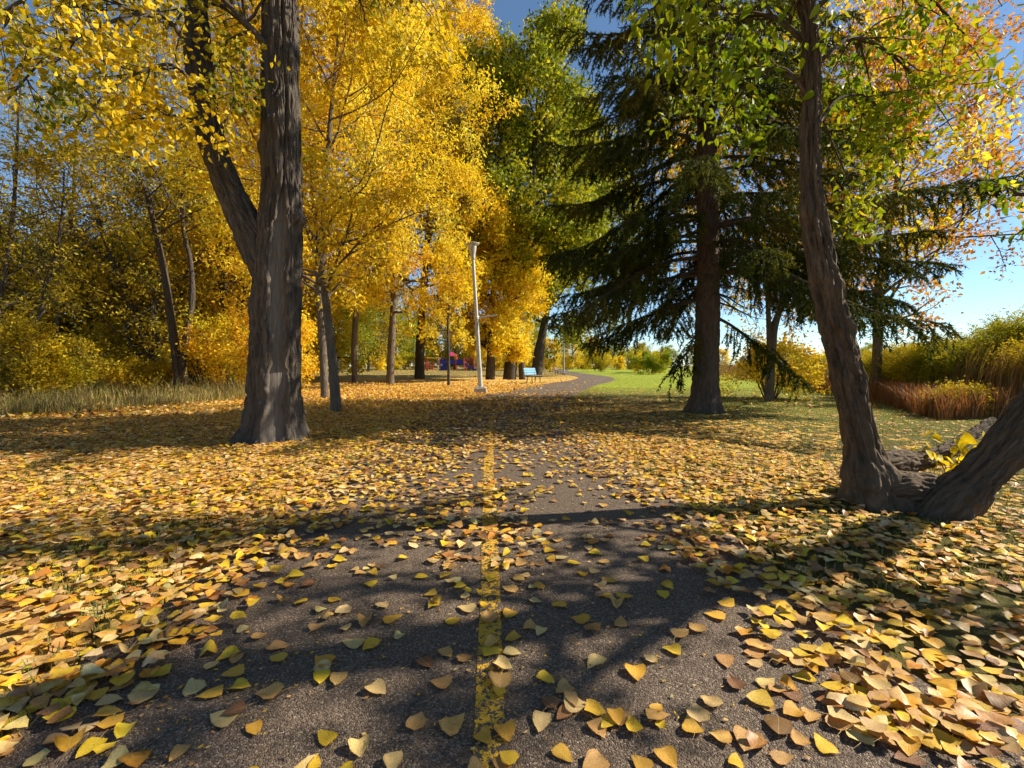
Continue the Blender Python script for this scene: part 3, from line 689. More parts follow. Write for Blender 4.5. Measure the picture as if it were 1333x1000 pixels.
# --- the leaning tree with two stems from one swollen base
yb = G(1120, 655)[1]; org2 = G(1165, 668); org2[2] = -.02
lean = empty('leaning_tree', tuple(org2), 'leaning deeply furrowed tree with splayed stems rising from one swollen base', 'tree')
s1 = stems3d([[(1136, 668, 84), (1132, 640, 66), (1124, 600, 50), (1112, 540, 47), (1100, 480, 48), (1085, 420, 46), (1073, 360, 43), (1062, 300, 38), (1055, 240, 31), (1054, 180, 26), (1056, 110, 24), (1054, 50, 22), (1048, -30, 18), (1060, -160, 14), (1050, -330, 7)]], yb)[0]
s1[0][0, 2] = -.03
link('stem', rough_trunk('stem', s1[0], s1[1], org2, 140, .010, (.036, .30), .030, .06, 4, 31, None, .08, [(1.5, 1.75, .07, .04), (2.7, 1.38, .06, .028), (2.9, .98, .06, .022), (1.1, .30, .12, .05), (.3, 2.3, .05, .03), (1.9, .15, .14, .06)]), M['lean_bark'], lean)
s2p = np.array([D(1195, 700, 3.12), D(1238, 655, 3.10), D(1284, 608, 3.07), D(1345, 538, 3.02), D(1430, 440, 2.92), (4.85, 2.74, 2.15), (5.2, 2.56, 3.2), (5.4, 2.42, 4.4), (5.35, 2.3, 6.0), (5.25, 2.3, 7.6)]); s2p[0, 2] = -.2; s2r = np.array([.19, .150, .125, .120, .118, .112, .12, .09, .05, .015])
link('stem', rough_trunk('stem', s2p, s2r, org2, 140, .011, (.038, .30), .030, .03, 3, 41, None, .07, [(1.3, .35, .12, .05), (2.2, .8, .07, .04)]), M['lean_bark'], lean)
s3p = np.array([D(1118, 652, yb + .02), D(1150, 648, yb + .02), D(1185, 652, yb), D(1225, 664, yb - .1)]); s3p[:, 2] = np.array([.10, .11, .10, .08]); s3p[:, 1] -= .10
link('root_swelling', rough_trunk('root_swelling', s3p, np.array([.07, .175, .17, .14]), org2, 90, .012, (.040, .14), .022, 0, 3, 51, None, .16), M['lean_bark'], lean)
s4p = np.array([(2.95, 3.50, .10), (3.20, 3.72, .17), (3.55, 3.85, .20), (3.95, 4.0, .18), (4.5, 4.2, .28), (5.2, 4.5, .5)]); s4r = np.array([.06, .115, .11, .085, .06, .03])
link('low_limb', rough_trunk('low_limb', s4p, s4r, org2, 70, .013, (.040, .14), .02, 0, 3, 61, None, .14), M['lean_bark'], lean)
rg = np.random.default_rng(99); BR = Tubes(); A = []
PL = dict(BASEP); PL.update(nch=(7, 6, 5), nleaf=5, spread=.07, trop=(-.02, -.10, -.16, -.1), ratio=(.5, .55, .5), wig=(.12, .2, .24, .2))
for pix, r0, nc, lc in [([(1054, 60, yb), (1000, 20, yb + .2), (940, 40, yb + .3), (890, 110, yb + .4)], .022, 14, .50),
                        ([(1055, 130, yb), (1020, 90, yb + .1), (975, 105, yb + .2), (935, 165, yb + .3)], .016, 11, .40),
                        ([(1056, 90, yb), (1110, 50, yb + .1), (1165, 75, yb + .2), (1215, 130, yb + .3)], .020, 13, .45),
                        ([(1056, 180, yb), (1090, 130, yb + .2), (1135, 130, yb + .3), (1160, 190, yb + .4)], .014, 11, .40),
                        ([(1052, 20, yb), (1120, -30, yb - .1), (1200, -10, yb), (1260, 50, yb + .1)], .02, 10, .5),
                        ([(1050, 0, yb), (980, -50, yb - .2), (900, -30, yb - .1), (840, 20, yb)], .02, 12, .5),
                        ([(1056, 120, yb), (1085, 190, yb + .5), (1105, 240, yb + .6), (1110, 285, yb + .7)], .010, 8, .32)]:
    from_px(BR, A, pix, r0, PL, rg, nc, lc)
PLu = dict(PL); PLu.update(nch=(5, 5, 4), nleaf=6, trop=(.03, 0, -.08, -.1))
for S, k0, nn, Lm in ((s1, .86, 4, 1.2), ((s2p, s2r), .52, 26, .90)):  # second stem's out-of-view crown is kept short and dense to shade the foreground
    Q = catmull(np.concatenate([S[0], S[1][:, None]], 1), 6)
    for k in range(nn):
        i = int((k0 + (1 - k0) * (k + rg.random()) / nn) * (len(Q) - 1)); az = k * 2.4; el = rg.uniform(.0, .8)
        grow(BR, A, Q[i, :3], np.array([math.cos(az) * math.cos(el), math.sin(az) * math.cos(el), math.sin(el)]), Lm * rg.uniform(.7, 1.2), max(.012, Q[i, 3] * .4), 0, PLu, rg)
link('branches', BR.mesh('branches', org2), M['lean_bark'], lean, 'stuff')
C = np.vstack(A)
# the leaves that show largest are leaves of their own, the rest one crown
vis = np.argsort(np.hypot(C[:, 0], C[:, 1]) + 100 * ~((C[:, 0] / C[:, 1] > .3) & (C[:, 0] / C[:, 1] < 1.12) & (C[:, 2] < 3.6) & (C[:, 1] > 2.6)) + rg.uniform(0, .5, len(C)))
hero, rest = vis[:220], vis[220:]
link('crown', crown_mesh('crown', C[rest], org2, .072, .55, PALS['lime'], rg, .8, True, 2.0, 8), M['leaf_green'], lean, 'stuff')
def leaf_parts(C, parent, org, size, aspect, pal, mat, rg, seed):
    cols = crown_colors(C, PALS[pal], rg, 1.5, seed); mes = []
    for k in range(5):
        v, f, u = blade(5, 1, aspect, 1, rand_curl(rg), 300 + k); 
        for c in range(4):
            q = cols[np.argsort(cols.sum(1))[int((c + .5) / 4 * (len(cols) - 1))]]
            me = mesh_np('leaf', v, f, {'col': ('FLOAT_COLOR', np.tile(q, (len(v), 1)))}); me.materials.append(mat); mes.append(me)
    for p in C:
        o = link('leaf', mes[rg.integers(len(mes))], None, parent); o.location = p - org
        o.rotation_euler = (-rg.uniform(.3, 1.5), rg.normal(0, .6), rg.uniform(0, 6.28)); s = size * rg.uniform(.7, 1.25); o.scale = (s, s, s)
leaf_parts(C[hero], lean, org2, .088, .56, 'lime', M['leaf_green'], rg, 8)

# --- yellow sapling by the leaning stems
ps = G(1240, 628); sap = empty('sapling', (ps[0], ps[1], 0), 'small sapling with bright yellow leaves behind the splayed stems', 'sapling')
TB = Tubes(); LP = []; rg = np.random.default_rng(3)
for k in range(6):
    az = k * 1.05; e = np.array([ps[0] + .24 * math.cos(az) * (1 + .4 * (k % 2)) + .05, ps[1] + .16 * math.sin(az), .30 + (.07 * k) % .20])
    pts = catmull(np.array([[ps[0], ps[1], -.01], [(ps[0] + e[0]) / 2, (ps[1] + e[1]) / 2, .2], e]), 4); TB.add(pts, np.linspace(.006, .002, len(pts)), 5)
    for t in (.45, .6, .75, .9, 1): LP.append(pts[int(t * (len(pts) - 1))] + rg.normal(0, .02, 3))
link('stems', TB.mesh('stems', (ps[0], ps[1], 0)), M['ash_bark'], sap)
PALS['sun'] = [(.75, .52, .01), (.80, .60, .015), (.82, .64, .02)]
leaf_parts(np.array(LP), sap, np.array([ps[0], ps[1], 0]), .115, .85, 'sun', M['leaf'], rg, 2)

# --- spruce
def spruce(name, label, base, h, r0, Rc, seed, z0=1.5, nb=150, extra=(), card=1.0, stepn=.0085):
    rg = np.random.default_rng(seed); base = np.array(base, float); root = empty(name, tuple(base), label, 'tree')
    nseg = 16; zz = np.linspace(0, h, nseg); tp = np.stack([base[0] + .05 * np.sin(zz * .7), base[1] + 0 * zz, base[2] + zz], -1); tp[0] = base
    if card <= 1.0:
        rad = r0 * (1 - zz / h) ** .85 + .01
        link('trunk', rough_trunk('trunk', tp, rad, base, 84, .025, (.07, .13), .026, .15, 6, seed, None, .05), M['spruce_bark'], root)
    else:
        TT = Tubes(); TT.add(tp, r0 * (1 - zz / h) ** .85 + .01, 10); link('trunk', TT.mesh('trunk', base), M['spruce_bark'], root)
    BR = Tubes(); NC = []; ND = []
    def limb_(p0, az, L, el0, dead=False, tipup=.35, target=None):
        if dead: L *= .45
        n = 9; d = np.array([math.cos(az), math.sin(az), 0]); pts = [p0]
        for i in range(n):
            t = (i + .5) / n; el = el0 - .75 * math.sin(t * 2.2) * (.5 + .1 * L) + tipup * max(0, t - .55) * 2.4
            if target is not None: el = el0 * (1 - t) + .1
            q = d + np.array([-d[1], d[0], 0]) * rg.normal(0, .06); d = norm(q); pts.append(pts[-1] + (d * math.cos(el) + np.array([0, 0, math.sin(el)])) * L / n)
        pts = np.array(pts)
        if target is not None: pts = pts + (np.asarray(target) - pts[-1])[None] * (np.linspace(0, 1, n + 1) ** 1.2)[:, None]
        BR.add(pts, np.linspace(.012 + .009 * L, .005, n + 1), 5, rg.uniform(0, 50))
        nt_ = int((3 if dead else 13) * L + 4)
        for k in range(nt_):
            t = (.18 + .82 * (k + rg.random()) / nt_); f = t * n; i = min(int(f), n - 1); q = pts[i] + (pts[i + 1] - pts[i]) * (f - i); dd = norm(pts[i + 1] - pts[i])
            sd = norm(np.cross(dd, [0, 0, 1.0])) * (1 if k % 2 else -1); tl = (.30 + .30 * L * (1 - t) * rg.uniform(.6, 1.2)) * (.75 if dead else 1) * min(1, .35 + 1.3 * t)
            e = norm(dd * rg.uniform(.5, 1.0) + sd * rg.uniform(.5, .95) + np.array([0, 0, rg.uniform(-.75, -.05)])); mpt = q + e * tl * .5 + np.array([0, 0, .04 * tl]); ept = q + e * tl - np.array([0, 0, .16 * tl])
            BR.add(np.array([q, mpt, ept]), (.007, .005, .002), 3)
            m = int(tl / stepn * (.22 if dead else 1.0))
            if m:
                u = rg.random(m)[:, None]; c = q * (1 - u) ** 2 + 2 * mpt * u * (1 - u) + ept * u ** 2
                NC.append(c); ND.append(norm(e[None] * rg.uniform(.3, 1.0, (m, 1)) + rg.normal(0, .6, (m, 3))))
            for s in range(int(tl * (1 if dead else 5.5))):                     # hanging twiglets
                u = rg.uniform(.2, 1); c0 = q * (1 - u) ** 2 + 2 * mpt * u * (1 - u) + ept * u ** 2; hl = rg.uniform(.10, .34)
                hd = norm(np.array([rg.normal(0, .45), rg.normal(0, .45), -1.0]) + e * .6); m2 = int(hl / stepn * .95)
                uu = rg.random(m2)[:, None]; NC.append(c0 + hd * hl * uu); ND.append(norm(hd[None] * .9 + rg.normal(0, .55, (m2, 3))))
    for k in range(nb):
        t = (k + rg.random()) / nb; z = z0 + (h * .985 - z0) * t ** 1.15; az = k * 2.39996 + rg.normal(0, .25); f = (1 - z / h)
        L = Rc * (f ** .75) * rg.uniform(.65, 1.12) + .25
        limb_(base + np.array([.05 * math.sin(z * .7), 0, z]), az, L, rg.uniform(-.05, .25) + .35 * t, dead=(z < z0 + .5 and rg.random() < .6))
    for tgt, z in extra:
        p0 = base + np.array([0, 0, z]); v = np.asarray(tgt) - p0; limb_(p0, math.atan2(v[1], v[0]), float(np.linalg.norm(v)), 0.0, False, .3, tgt)
    link('branches', BR.mesh('branches', base), M['spruce_bark'], root, 'stuff')
    C = np.vstack(NC); Dn = np.vstack(ND); n = len(C); L = (.074 * card * rg.uniform(.7, 1.25, n))[:, None]; W = L * .27
    s = norm(np.cross(Dn, rg.normal(0, 1, (n, 3)))); V = np.stack([C - s * W * .5, C + s * W * .5, C + Dn * L], 1).reshape(-1, 3)
    col = crown_colors(C, [(.022, .036, .008), (.045, .066, .011), (.080, .096, .014), (.140, .135, .020), (.18, .120, .032)], rg, 1.1, seed)
    link('crown', mesh_np('crown', V - base, np.arange(3 * n).reshape(-1, 3), {'col': ('FLOAT_COLOR', np.repeat(col, 3, 0))}, smooth=False), M['needle'], root, 'stuff')
    print(name, 'needles', n); return root
bs = G(916, 541); bs[2] = float(H(bs[0], bs[1])) - .04
ys = bs[1]
spruce('spruce_tree', 'tall dark spruce with drooping boughs and a thick straight trunk', bs, 15.5, .25, 4.4, 12, 2.35, 128,
       extra=[(D(1325, 228, 8.0), 3.9), (D(1215, 300, 8.6), 3.2), (D(1180, 395, 9.2), 3.0), (D(1235, 345, 9.4), 3.4), (D(722, 330, 9.6), 3.6), (D(735, 385, 9.3), 2.9), (D(770, 440, 9.8), 2.4), (D(880, 492, 8.9), 1.9), (D(1045, 498, 9.9), 2.1), (D(780, 100, 8.0), 6.5), (D(1150, 120, 8.6), 6.3)])

# --- ash trees and poplars round the lawn
def T(px, pybase, stems, **k):
    b = G(px, pybase); b[2] = float(H(b[0], b[1])) - .04; st = stems3d(stems, b[1]); 
    for s in st: s[0][0, 2] = min(s[0][0, 2], b[2])
    return b, st
b, st = T(438, 536, [[(438, 538, 15), (433, 470, 13), (425, 400, 11), (419, 330, 9), (424, 250, 8), (428, 180, 6.5), (436, 90, 4), (446, -20, 2)]])
decid('ash_tree', 'slender ash with a crooked dark stem and feathery yellow leaves, next to the massive poplar', b, st, 'gold', 101, 46, .26, 2.1, dict(nch=(7, 6, 4), nleaf=11, spread=.11), .125, .40, .7, elev=(-.05, .7))
b, st = T(423, 520, [[(423, 521, 12), (420, 450, 11), (416, 380, 10), (412, 300, 8), (404, 200, 6), (396, 80, 4), (390, -60, 2)]])
decid('ash_tree', 'ash with a pale straight lower trunk just behind the crooked slender ash', b, st, 'orange', 102, 46, .22, 3.0, dict(nch=(7, 6, 4), nleaf=11, spread=.15), .16, .40, .7, elev=(-.05, .7))
b, st = T(508, 501, [[(508, 502, 11), (509, 460, 10), (511, 420, 9), (513, 340, 7), (515, 240, 5), (520, 120, 3), (524, 20, 1.5)]])
decid('ash_tree', 'short-trunked ash whose bright yellow crown hangs low over the lawn', b, st, 'gold', 103, 60, .20, 3.6, dict(nch=(7, 6, 4), nleaf=15, spread=.2), .21, .40, .7, elev=(-.3, .6), bark='ash_bark')
b, st = T(546, 494, [[(546, 495, 15), (547, 450, 13), (550, 400, 10), (556, 320, 8), (566, 220, 6), (580, 120, 4), (598, 30, 2)]])
decid('ash_tree', 'tall dark-trunked tree with an orange yellow crown behind the lamp post', b, st, 'orange', 104, 64, .22, 4.2, dict(nch=(7, 6, 4), nleaf=16, spread=.25), .26, .42, .7, elev=(-.3, .6), bark='dark_bark')
b, st = T(584, 503, [[(584, 504, 4.5), (584, 470, 4), (583, 430, 3.5), (584, 380, 2.5), (586, 330, 1.2)]])
decid('young_tree', 'young thin-stemmed tree with sparse yellow leaves on the lawn', b, st, 'gold', 105, 26, .3, 1.3, dict(nch=(6, 5, 4), nleaf=9, spread=.12), .12, .45, .7, bark='dark_bark')
b, st = T(638, 495, [[(638, 496, 14), (639, 470, 12), (640, 430, 10), (642, 380, 7), (644, 330, 5), (646, 285, 2)]])
decid('ash_tree', 'rounded golden ash with dense low foliage behind the lamp post', b, st, 'gold', 106, 50, .16, 2.5, dict(nch=(7, 6, 4), nleaf=18, spread=.22), .25, .40, .7, elev=(-.35, .6), bark='dark_bark')
b, st = T(663, 494, [[(663, 496, 21), (666, 465, 18), (674, 420, 15), (683, 360, 12), (690, 300, 10), (694, 220, 8), (700, 130, 5), (706, 50, 2)], [(680, 385, 9), (672, 330, 8), (664, 280, 6), (655, 200, 4), (652, 130, 2)], [(674, 425, 8), (684, 412, 7.5), (693, 403, 6)]])
decid('poplar_tree', 'tall poplar with leaning trunk and dark green crown behind the bench', b, st[:2], 'green', 107, 60, .32, 4.8, dict(nch=(9, 8, 6), nleaf=14, spread=.3), .24, .8, .5, elev=(-.2, .8), bark='dark_bark', leaf='leaf_green')
b, st = T(699, 490, [[(698, 491, 16), (701, 465, 14), (706, 435, 11), (714, 390, 8), (722, 330, 6), (730, 250, 4), (738, 160, 2)]])
decid('poplar_tree', 'poplar with a short dark trunk and green crown leaning over the path bend', b, st, 'green', 108, 56, .20, 5.2, dict(nch=(9, 8, 6), nleaf=14, spread=.32), .26, .8, .5, elev=(-.4, .7), bark='dark_bark', leaf='leaf_green')
b, st = T(462, 499, [[(462, 500, 9), (461, 450, 8), (464, 400, 7), (470, 300, 5), (478, 180, 3.5), (484, 60, 2)]])
decid('ash_tree', 'yellow ash with a slim pale trunk among the trees behind the crooked ash', b, st, 'gold', 109, 54, .25, 3.6, dict(nch=(7, 6, 4), nleaf=13, spread=.2), .21, .40, .7, elev=(-.1, .7))
b, st = T(1002, 523, [[(1001, 525, 15), (1003, 480, 13.5), (1007, 430, 12), (1016, 400, 9), (1030, 340, 7), (1046, 250, 5), (1060, 140, 3), (1070, 40, 1.5)], [(1005, 440, 9), (1000, 400, 7), (996, 330, 5), (990, 240, 3), (985, 160, 1.5)]])
decid('maple_tree', 'yellow leaved tree with a low forking trunk beyond the spruce', b, st, 'gold', 110, 44, .34, 3.0, dict(nch=(8, 6, 5), nleaf=10, spread=.15), .12, .6, .6, elev=(-.25, .7))
b = np.array([11.8, 13.6, 0]); b[2] = float(H(b[0], b[1])) - .04
pts = np.array([(11.8, 13.6, b[2]), (11.8, 13.5, 1.5), (11.7, 13.4, 3.5), (12.0, 13.3, 6), (12.3, 13.2, 8.5), (12.6, 13.1, 10.6)])
decid('maple_tree', 'rust and gold tree with airy branches beside the reeds', b, [(pts, np.array([.15, .13, .11, .08, .05, .02]))], 'rust', 118, 44, .20, 3.0, dict(nch=(7, 6, 5), nleaf=12, spread=.14), .115, .6, .6, elev=(0, .7))

# --- the thicket beside the massive poplar
def shrubby(name, label, px, py, stems, pal, seed, n, Lp, size, bark='dark_bark', f0=.3, P=None, leaf='leaf', group=None, cat='tree'):
    b, st = T(px, py, stems); pp = dict(nch=(7, 6, 4), nleaf=7, spread=.13); pp.update(P or {})
    return decid(name, label, b, st, pal, seed, n, f0, Lp, pp, size, .5, .5, bark, leaf, elev=(.05, .95), group=group, cat=cat)
t1 = shrubby('thicket_tree', 'tree forking into two dark upright trunks at the edge of the thicket', 233, 512, [[(233, 514, 14), (230, 470, 13), (222, 410, 11), (213, 350, 10), (200, 290, 8), (185, 235, 6), (160, 190, 5), (140, 120, 3), (130, 40, 1.5)], [(232, 480, 10), (243, 430, 10), (250, 390, 9), (248, 340, 7), (238, 290, 6), (240, 220, 5), (248, 120, 3), (250, 20, 1.5)]], 'yelgrn', 201, 50, 2.6, .13, f0=.42)
t2 = shrubby('thicket_tree', 'olive leaved tree with several black stems spreading from the ground in the thicket', 203, 508, [[(205, 509, 13), (196, 460, 12), (176, 410, 11), (158, 370, 9), (140, 320, 8), (122, 270, 5), (105, 220, 2)], [(206, 508, 12), (205, 450, 11), (200, 420, 10), (206, 370, 8), (212, 310, 6), (214, 240, 3)], [(200, 508, 9), (180, 480, 8), (166, 430, 6), (150, 400, 4)]], 'olive', 202, 54, 2.9, .14, f0=.30)
t3 = shrubby('thicket_tree', 'dull gold bushy tree with drooping grey twigs at the far side of the thicket', 20, 520, [[(20, 522, 12), (10, 460, 11), (0, 400, 9), (12, 320, 7), (20, 240, 5), (24, 150, 3), (30, 80, 1.5)], [(22, 520, 9), (40, 450, 8), (60, 380, 6), (78, 300, 4), (84, 220, 2)]], 'olive', 203, 44, 2.2, .12, f0=.25, P=dict(nleaf=5))
t4 = shrubby('thicket_tree', 'orange leaved bushy tree filling the gap behind the massive poplar', 295, 505, [[(295, 506, 8), (293, 450, 7), (290, 400, 6), (296, 330, 5), (300, 250, 3), (306, 170, 1.5)], [(297, 505, 7), (310, 440, 6), (318, 370, 4), (325, 300, 2)]], 'orange', 204, 52, 2.5, .14, f0=.12)
t5 = shrubby('thicket_tree', 'thin crowned tree with bare grey upper twigs above the thicket', 70, 508, [[(70, 510, 10), (74, 440, 9), (84, 350, 7), (95, 260, 5), (100, 170, 3.5), (112, 90, 2)]], 'yelgrn', 205, 34, 2.2, .12, f0=.3, P=dict(nleaf=4))
pb, pst = T(122, 500, [[(124, 502, 4), (120, 470, 3.5), (114, 430, 2.5), (116, 400, 1.5)], [(126, 502, 4), (126, 460, 3), (128, 420, 2), (126, 385, 1.2)], [(128, 502, 4), (132, 460, 3), (136, 425, 2), (146, 395, 1)], [(125, 502, 3), (116, 450, 2.5), (108, 425, 1.5)], [(128, 502, 3), (140, 470, 2), (150, 450, 1)]])
decid('bare_shrub', 'pale bare-stemmed shrub in front of the black stems of the thicket', pb, pst, 'yelgrn', 206, 20, .5, .8, dict(nch=(4, 3, 3), nleaf=3, spread=.12), .10, .5, .5, bark='pale_bark', cat='shrub')
def mound(name, label, x, y, hgt, rad, pal, seed, size, nst=8, nleaf=10, bark='dark_bark', group=None, lean_=(0, 0), leaf='leaf', nprim=34, cat='shrub', asp=.5, f0=.15):
    rg = np.random.default_rng(seed); z = float(H(x, y)) - .03; st = []
    for k in range(nst):
        az = k * 2.4; e = rg.uniform(.35, .8) * rad; tp = np.array([x + math.cos(az) * e + lean_[0] * hgt, y + math.sin(az) * e + lean_[1] * hgt, z + hgt * rg.uniform(.6, .95)])
        b0 = np.array([x + math.cos(az) * .12 * rad, y + math.sin(az) * .12 * rad, z]); mid = (b0 + tp) / 2 + np.array([0, 0, .12 * hgt]) - np.array([lean_[0], lean_[1], 0]) * hgt * .2
        st.append((np.array([b0, mid, tp]), np.array([.022, .015, .005]) * (.6 + .25 * hgt)))
    return decid(name, label, np.array([x, y, z]), st, pal, seed, nprim, f0, .28 * (hgt + rad) * (1 if f0 < .3 else .6), dict(nch=(5, 5, 4), nleaf=nleaf, spread=.10 + .02 * rad), size, asp, .5, bark, leaf, elev=(-.2, .9), group=group, trunk_ns=5, cat=cat)
mound('thicket_shrub', 'dark olive shrub crowding the foot of the thicket trees', -13.0, 18.0, 1.0, 1.2, 'olive', 301, .10)
mound('thicket_shrub', 'golden brown shrub at the thicket edge next to the massive poplar', -7.6, 16.5, 2.6, 1.5, 'orange', 302, .12)
mound('thicket_shrub', 'yellow green shrub behind the tall dry grass', -14.8, 13.0, .95, .9, 'yelgrn', 303, .09)
mound('thicket_shrub', 'tangled grey-twigged shrub with few leaves at the end of the dry grass', -12.8, 10.4, 2.4, 1.5, 'olive', 304, .10, 11, 4, 'pale_bark')
for k, (px, yy, hh, rr_, pl_, lb_) in enumerate([(45, 14.5, 1.5, 1.2, 'yelgrn', 'tall yellow green shrub where the dry grass ends'), (100, 17, 1.8, 1.2, 'olive', 'olive shrub behind the pale bare-stemmed shrub'), (160, 21, 2.6, 1.4, 'olive', 'olive gold shrub behind the black thicket stems'), (268, 19, 2.2, 1.2, 'orange', 'orange shrub beside the tree with two upright trunks'), (-5, 13.5, 2.2, 1.3, 'olive', 'dull gold shrub at the outer end of the thicket'), (300, 19, 2.8, 1.3, 'yelgrn', 'yellow green shrub behind the massive poplar')]):
    q = D(px, 480, yy); mound('thicket_shrub', lb_, q[0], yy, hh, rr_, pl_, 310 + k, .11, 12, 7, 'pale_bark' if k in (1, 4) else 'dark_bark')
# far wood closing off the view
def simple(pal, seed, h, Lp, size=.34, leaf='leaf', bark='dark_bark', name='background_tree', label='', b=(0, 0, 0), cat='tree'):
    b = np.array(b, float); pts = np.array([b, b + [.1, 0, h * .3], b + [.0, .1, h * .65], b + [.15, 0, h]])
    return decid(name, label, b, [(pts, np.array([.022, .018, .011, .002]) * h)], pal, seed, 48, .14, Lp, dict(nch=(7, 6, 4), nleaf=9, spread=.4), size, .6, .4, bark, leaf, elev=(-.35, .7), group='trees closing off the far side of the park', trunk_ns=8, cat=cat)
LB = {'gold': 'yellow autumn tree among the far trees around the park', 'olive': 'olive brown tree among the far trees around the park', 'green': 'green tree among the far trees around the park', 'orange': 'orange autumn tree among the far trees around the park'}
protos = {}
spots = []
rg = np.random.default_rng(404)
def far(px, y, pal, s): spots.append((D(px, 480, y)[0], y, pal, s))
for px, y, pal, s in [(20, 24, 'olive', .5), (70, 30, 'gold', .6), (130, 26, 'olive', .55), (190, 32, 'orange', .7), (250, 27, 'gold', .65), (300, 36, 'olive', 1.0), (-60, 22, 'olive', .6), (-40, 34, 'gold', .7), (345, 30, 'orange', .8),
                      (400, 40, 'gold', .9), (440, 60, 'green', .9), (480, 80, 'olive', 1.0), (515, 110, 'green', 1.1), (548, 130, 'green', 1.1), (580, 120, 'olive', 1.0), (612, 135, 'green', 1.1), (645, 120, 'gold', 1.0), (672, 100, 'gold', .8), (690, 140, 'green', 1.0),
                      (716, 75, 'gold', .42), (745, 120, 'gold', .65), (770, 150, 'orange', .7), (800, 170, 'green', .7), (835, 180, 'olive', .65), (870, 190, 'green', .7), (905, 170, 'olive', .6), (940, 180, 'gold', .6), (985, 190, 'green', .6), (1030, 180, 'olive', .6), (1080, 190, 'gold', .6), (1130, 200, 'green', .7), (1190, 190, 'olive', .7), (1250, 180, 'green', .8), (1300, 150, 'green', 1.0), (1345, 140, 'green', 1.1)]: far(px, y, pal, s)
for i, (x, y, pal, s) in enumerate(spots):
    z = float(H(x, y)) - .05
    if x > np.interp(y, POND[:, 1], POND[:, 0]): z = -.2
    if pal not in protos:
        protos[pal] = simple(pal, 500 + len(protos), 13.0, 4.2, .30, 'leaf_green' if pal == 'green' else 'leaf', label=LB[pal]); r = protos[pal]
        r.location = (x, y, z); r.scale = (s,) * 3
    else: clone(protos[pal], (x, y, z), rg.uniform(0, 6.28), s, LB[pal], 'trees closing off the far side of the park')
hed = {}
for i, (px, y, k) in enumerate([(330, 55, 0), (365, 62, 1), (395, 70, 0), (425, 80, 2), (455, 90, 0), (485, 100, 1), (512, 105, 2), (535, 112, 0), (560, 118, 1), (590, 118, 2), (618, 115, 0), (640, 105, 1), (668, 112, 0), (690, 110, 2), (712, 118, 1), (735, 125, 2), (755, 130, 1), (778, 128, 2), (800, 120, 1), (825, 125, 2), (850, 120, 1), (120, 40, 0), (180, 45, 0), (240, 48, 1), (60, 38, 0), (290, 52, 2)]):
    x = D(px, 480, y)[0]; z = float(H(x, y)) - .1; lb_ = ['olive brown bush in the far hedge', 'yellow bush in the far hedge', 'green bush in the far hedge'][k]
    if k not in hed: hed[k] = mound('hedge_bush', lb_, x, y, 3.2, 3.2, ('olive', 'gold', 'yelgrn')[k], 660 + k, .3, 9, 9, group='bushes of the far hedge', cat='bush')
    else: clone(hed[k], (x, y, z), rg.uniform(0, 6.28), rg.uniform(.8, 1.3), lb_, 'bushes of the far hedge')
bank = link('far_bank', mesh_np('far_bank', *[np.array(q) for q in ([(30, 150, -.6), (420, 150, -.6), (420, 230, 1.0), (30, 230, 1.0), (30, 140, -.6), (420, 140, -.6)], [[4, 5, 1, 0], [0, 1, 2, 3]])], {'lit': ('FLOAT', np.full(6, .1)), 'green': ('FLOAT', np.full(6, .3))}), M['ground'], None, 'structure')

# --- willows, dry grass and reeds along the pond
WG = 'willow shrubs along the pond edge'
wl = [mound('willow_shrub', 'tall green willow shrub with slanting brown stems at the pond edge', 12.0, 11.6, 1.6, 1.0, 'willow', 601, .085, 26, 9, 'ash_bark', WG, (.20, 0), 'leaf_green', 110, asp=.22, f0=.5),
      mound('willow_shrub', 'yellowing willow shrub with slanting brown stems at the pond edge', 14.4, 16.0, 1.6, 1.1, 'yelgrn', 602, .085, 26, 8, 'ash_bark', WG, (.20, 0), 'leaf_green', 110, asp=.22, f0=.5)]
for k, (x, y, i, s) in enumerate([(12.4, 12.6, 1, 1.0), (13.3, 10.6, 0, 1.15), (13.0, 14.3, 0, .95), (15.0, 12.6, 0, 1.2), (15.2, 14.6, 1, 1.1), (15.4, 18.2, 0, .9), (17.4, 17.2, 0, 1.0), (12.0, 9.2, 1, .9), (14.6, 9.4, 0, 1.2), (17.5, 22, 1, .9), (20.2, 27.5, 0, .9), (23.5, 34, 1, .85), (27, 44, 0, .9), (31.5, 56, 1, .9)]):
    clone(wl[i], (x, y, float(H(x, y)) - .03), rg.uniform(-.35, .35), s, wl[i]['label'], WG)
for k, (x, y, h_, pal) in enumerate([(18.5, 52, 2.2, 'lime'), (21, 60, 2.6, 'yelgrn'), (24, 70, 3.0, 'lime'), (17.5, 74, 3.2, 'yelgrn')]):
    mound('lawn_shrub', ['low lime green shrub at the far end of the lawn', 'rounded yellow green shrub beside the lime shrub on the lawn', 'broad green shrub where the lawn meets the reeds', 'yellowish shrub beside the far bend of the path'][k], x, y, h_, h_ * 1.0, pal, 620 + k, .2, 7, 9)
mound('yellow_bush', 'bright yellow bush between the low forking tree and the reeds', 8.9, 14.2, 1.7, 1.3, 'gold', 645, .10, 9, 11, 'ash_bark', cat='bush')
mound('rose_bush', 'low leafy green bush in front of the rusty grass', 9.9, 9.2, .5, .42, 'olive', 640, .055, 9, 10, 'ash_bark', cat='bush')
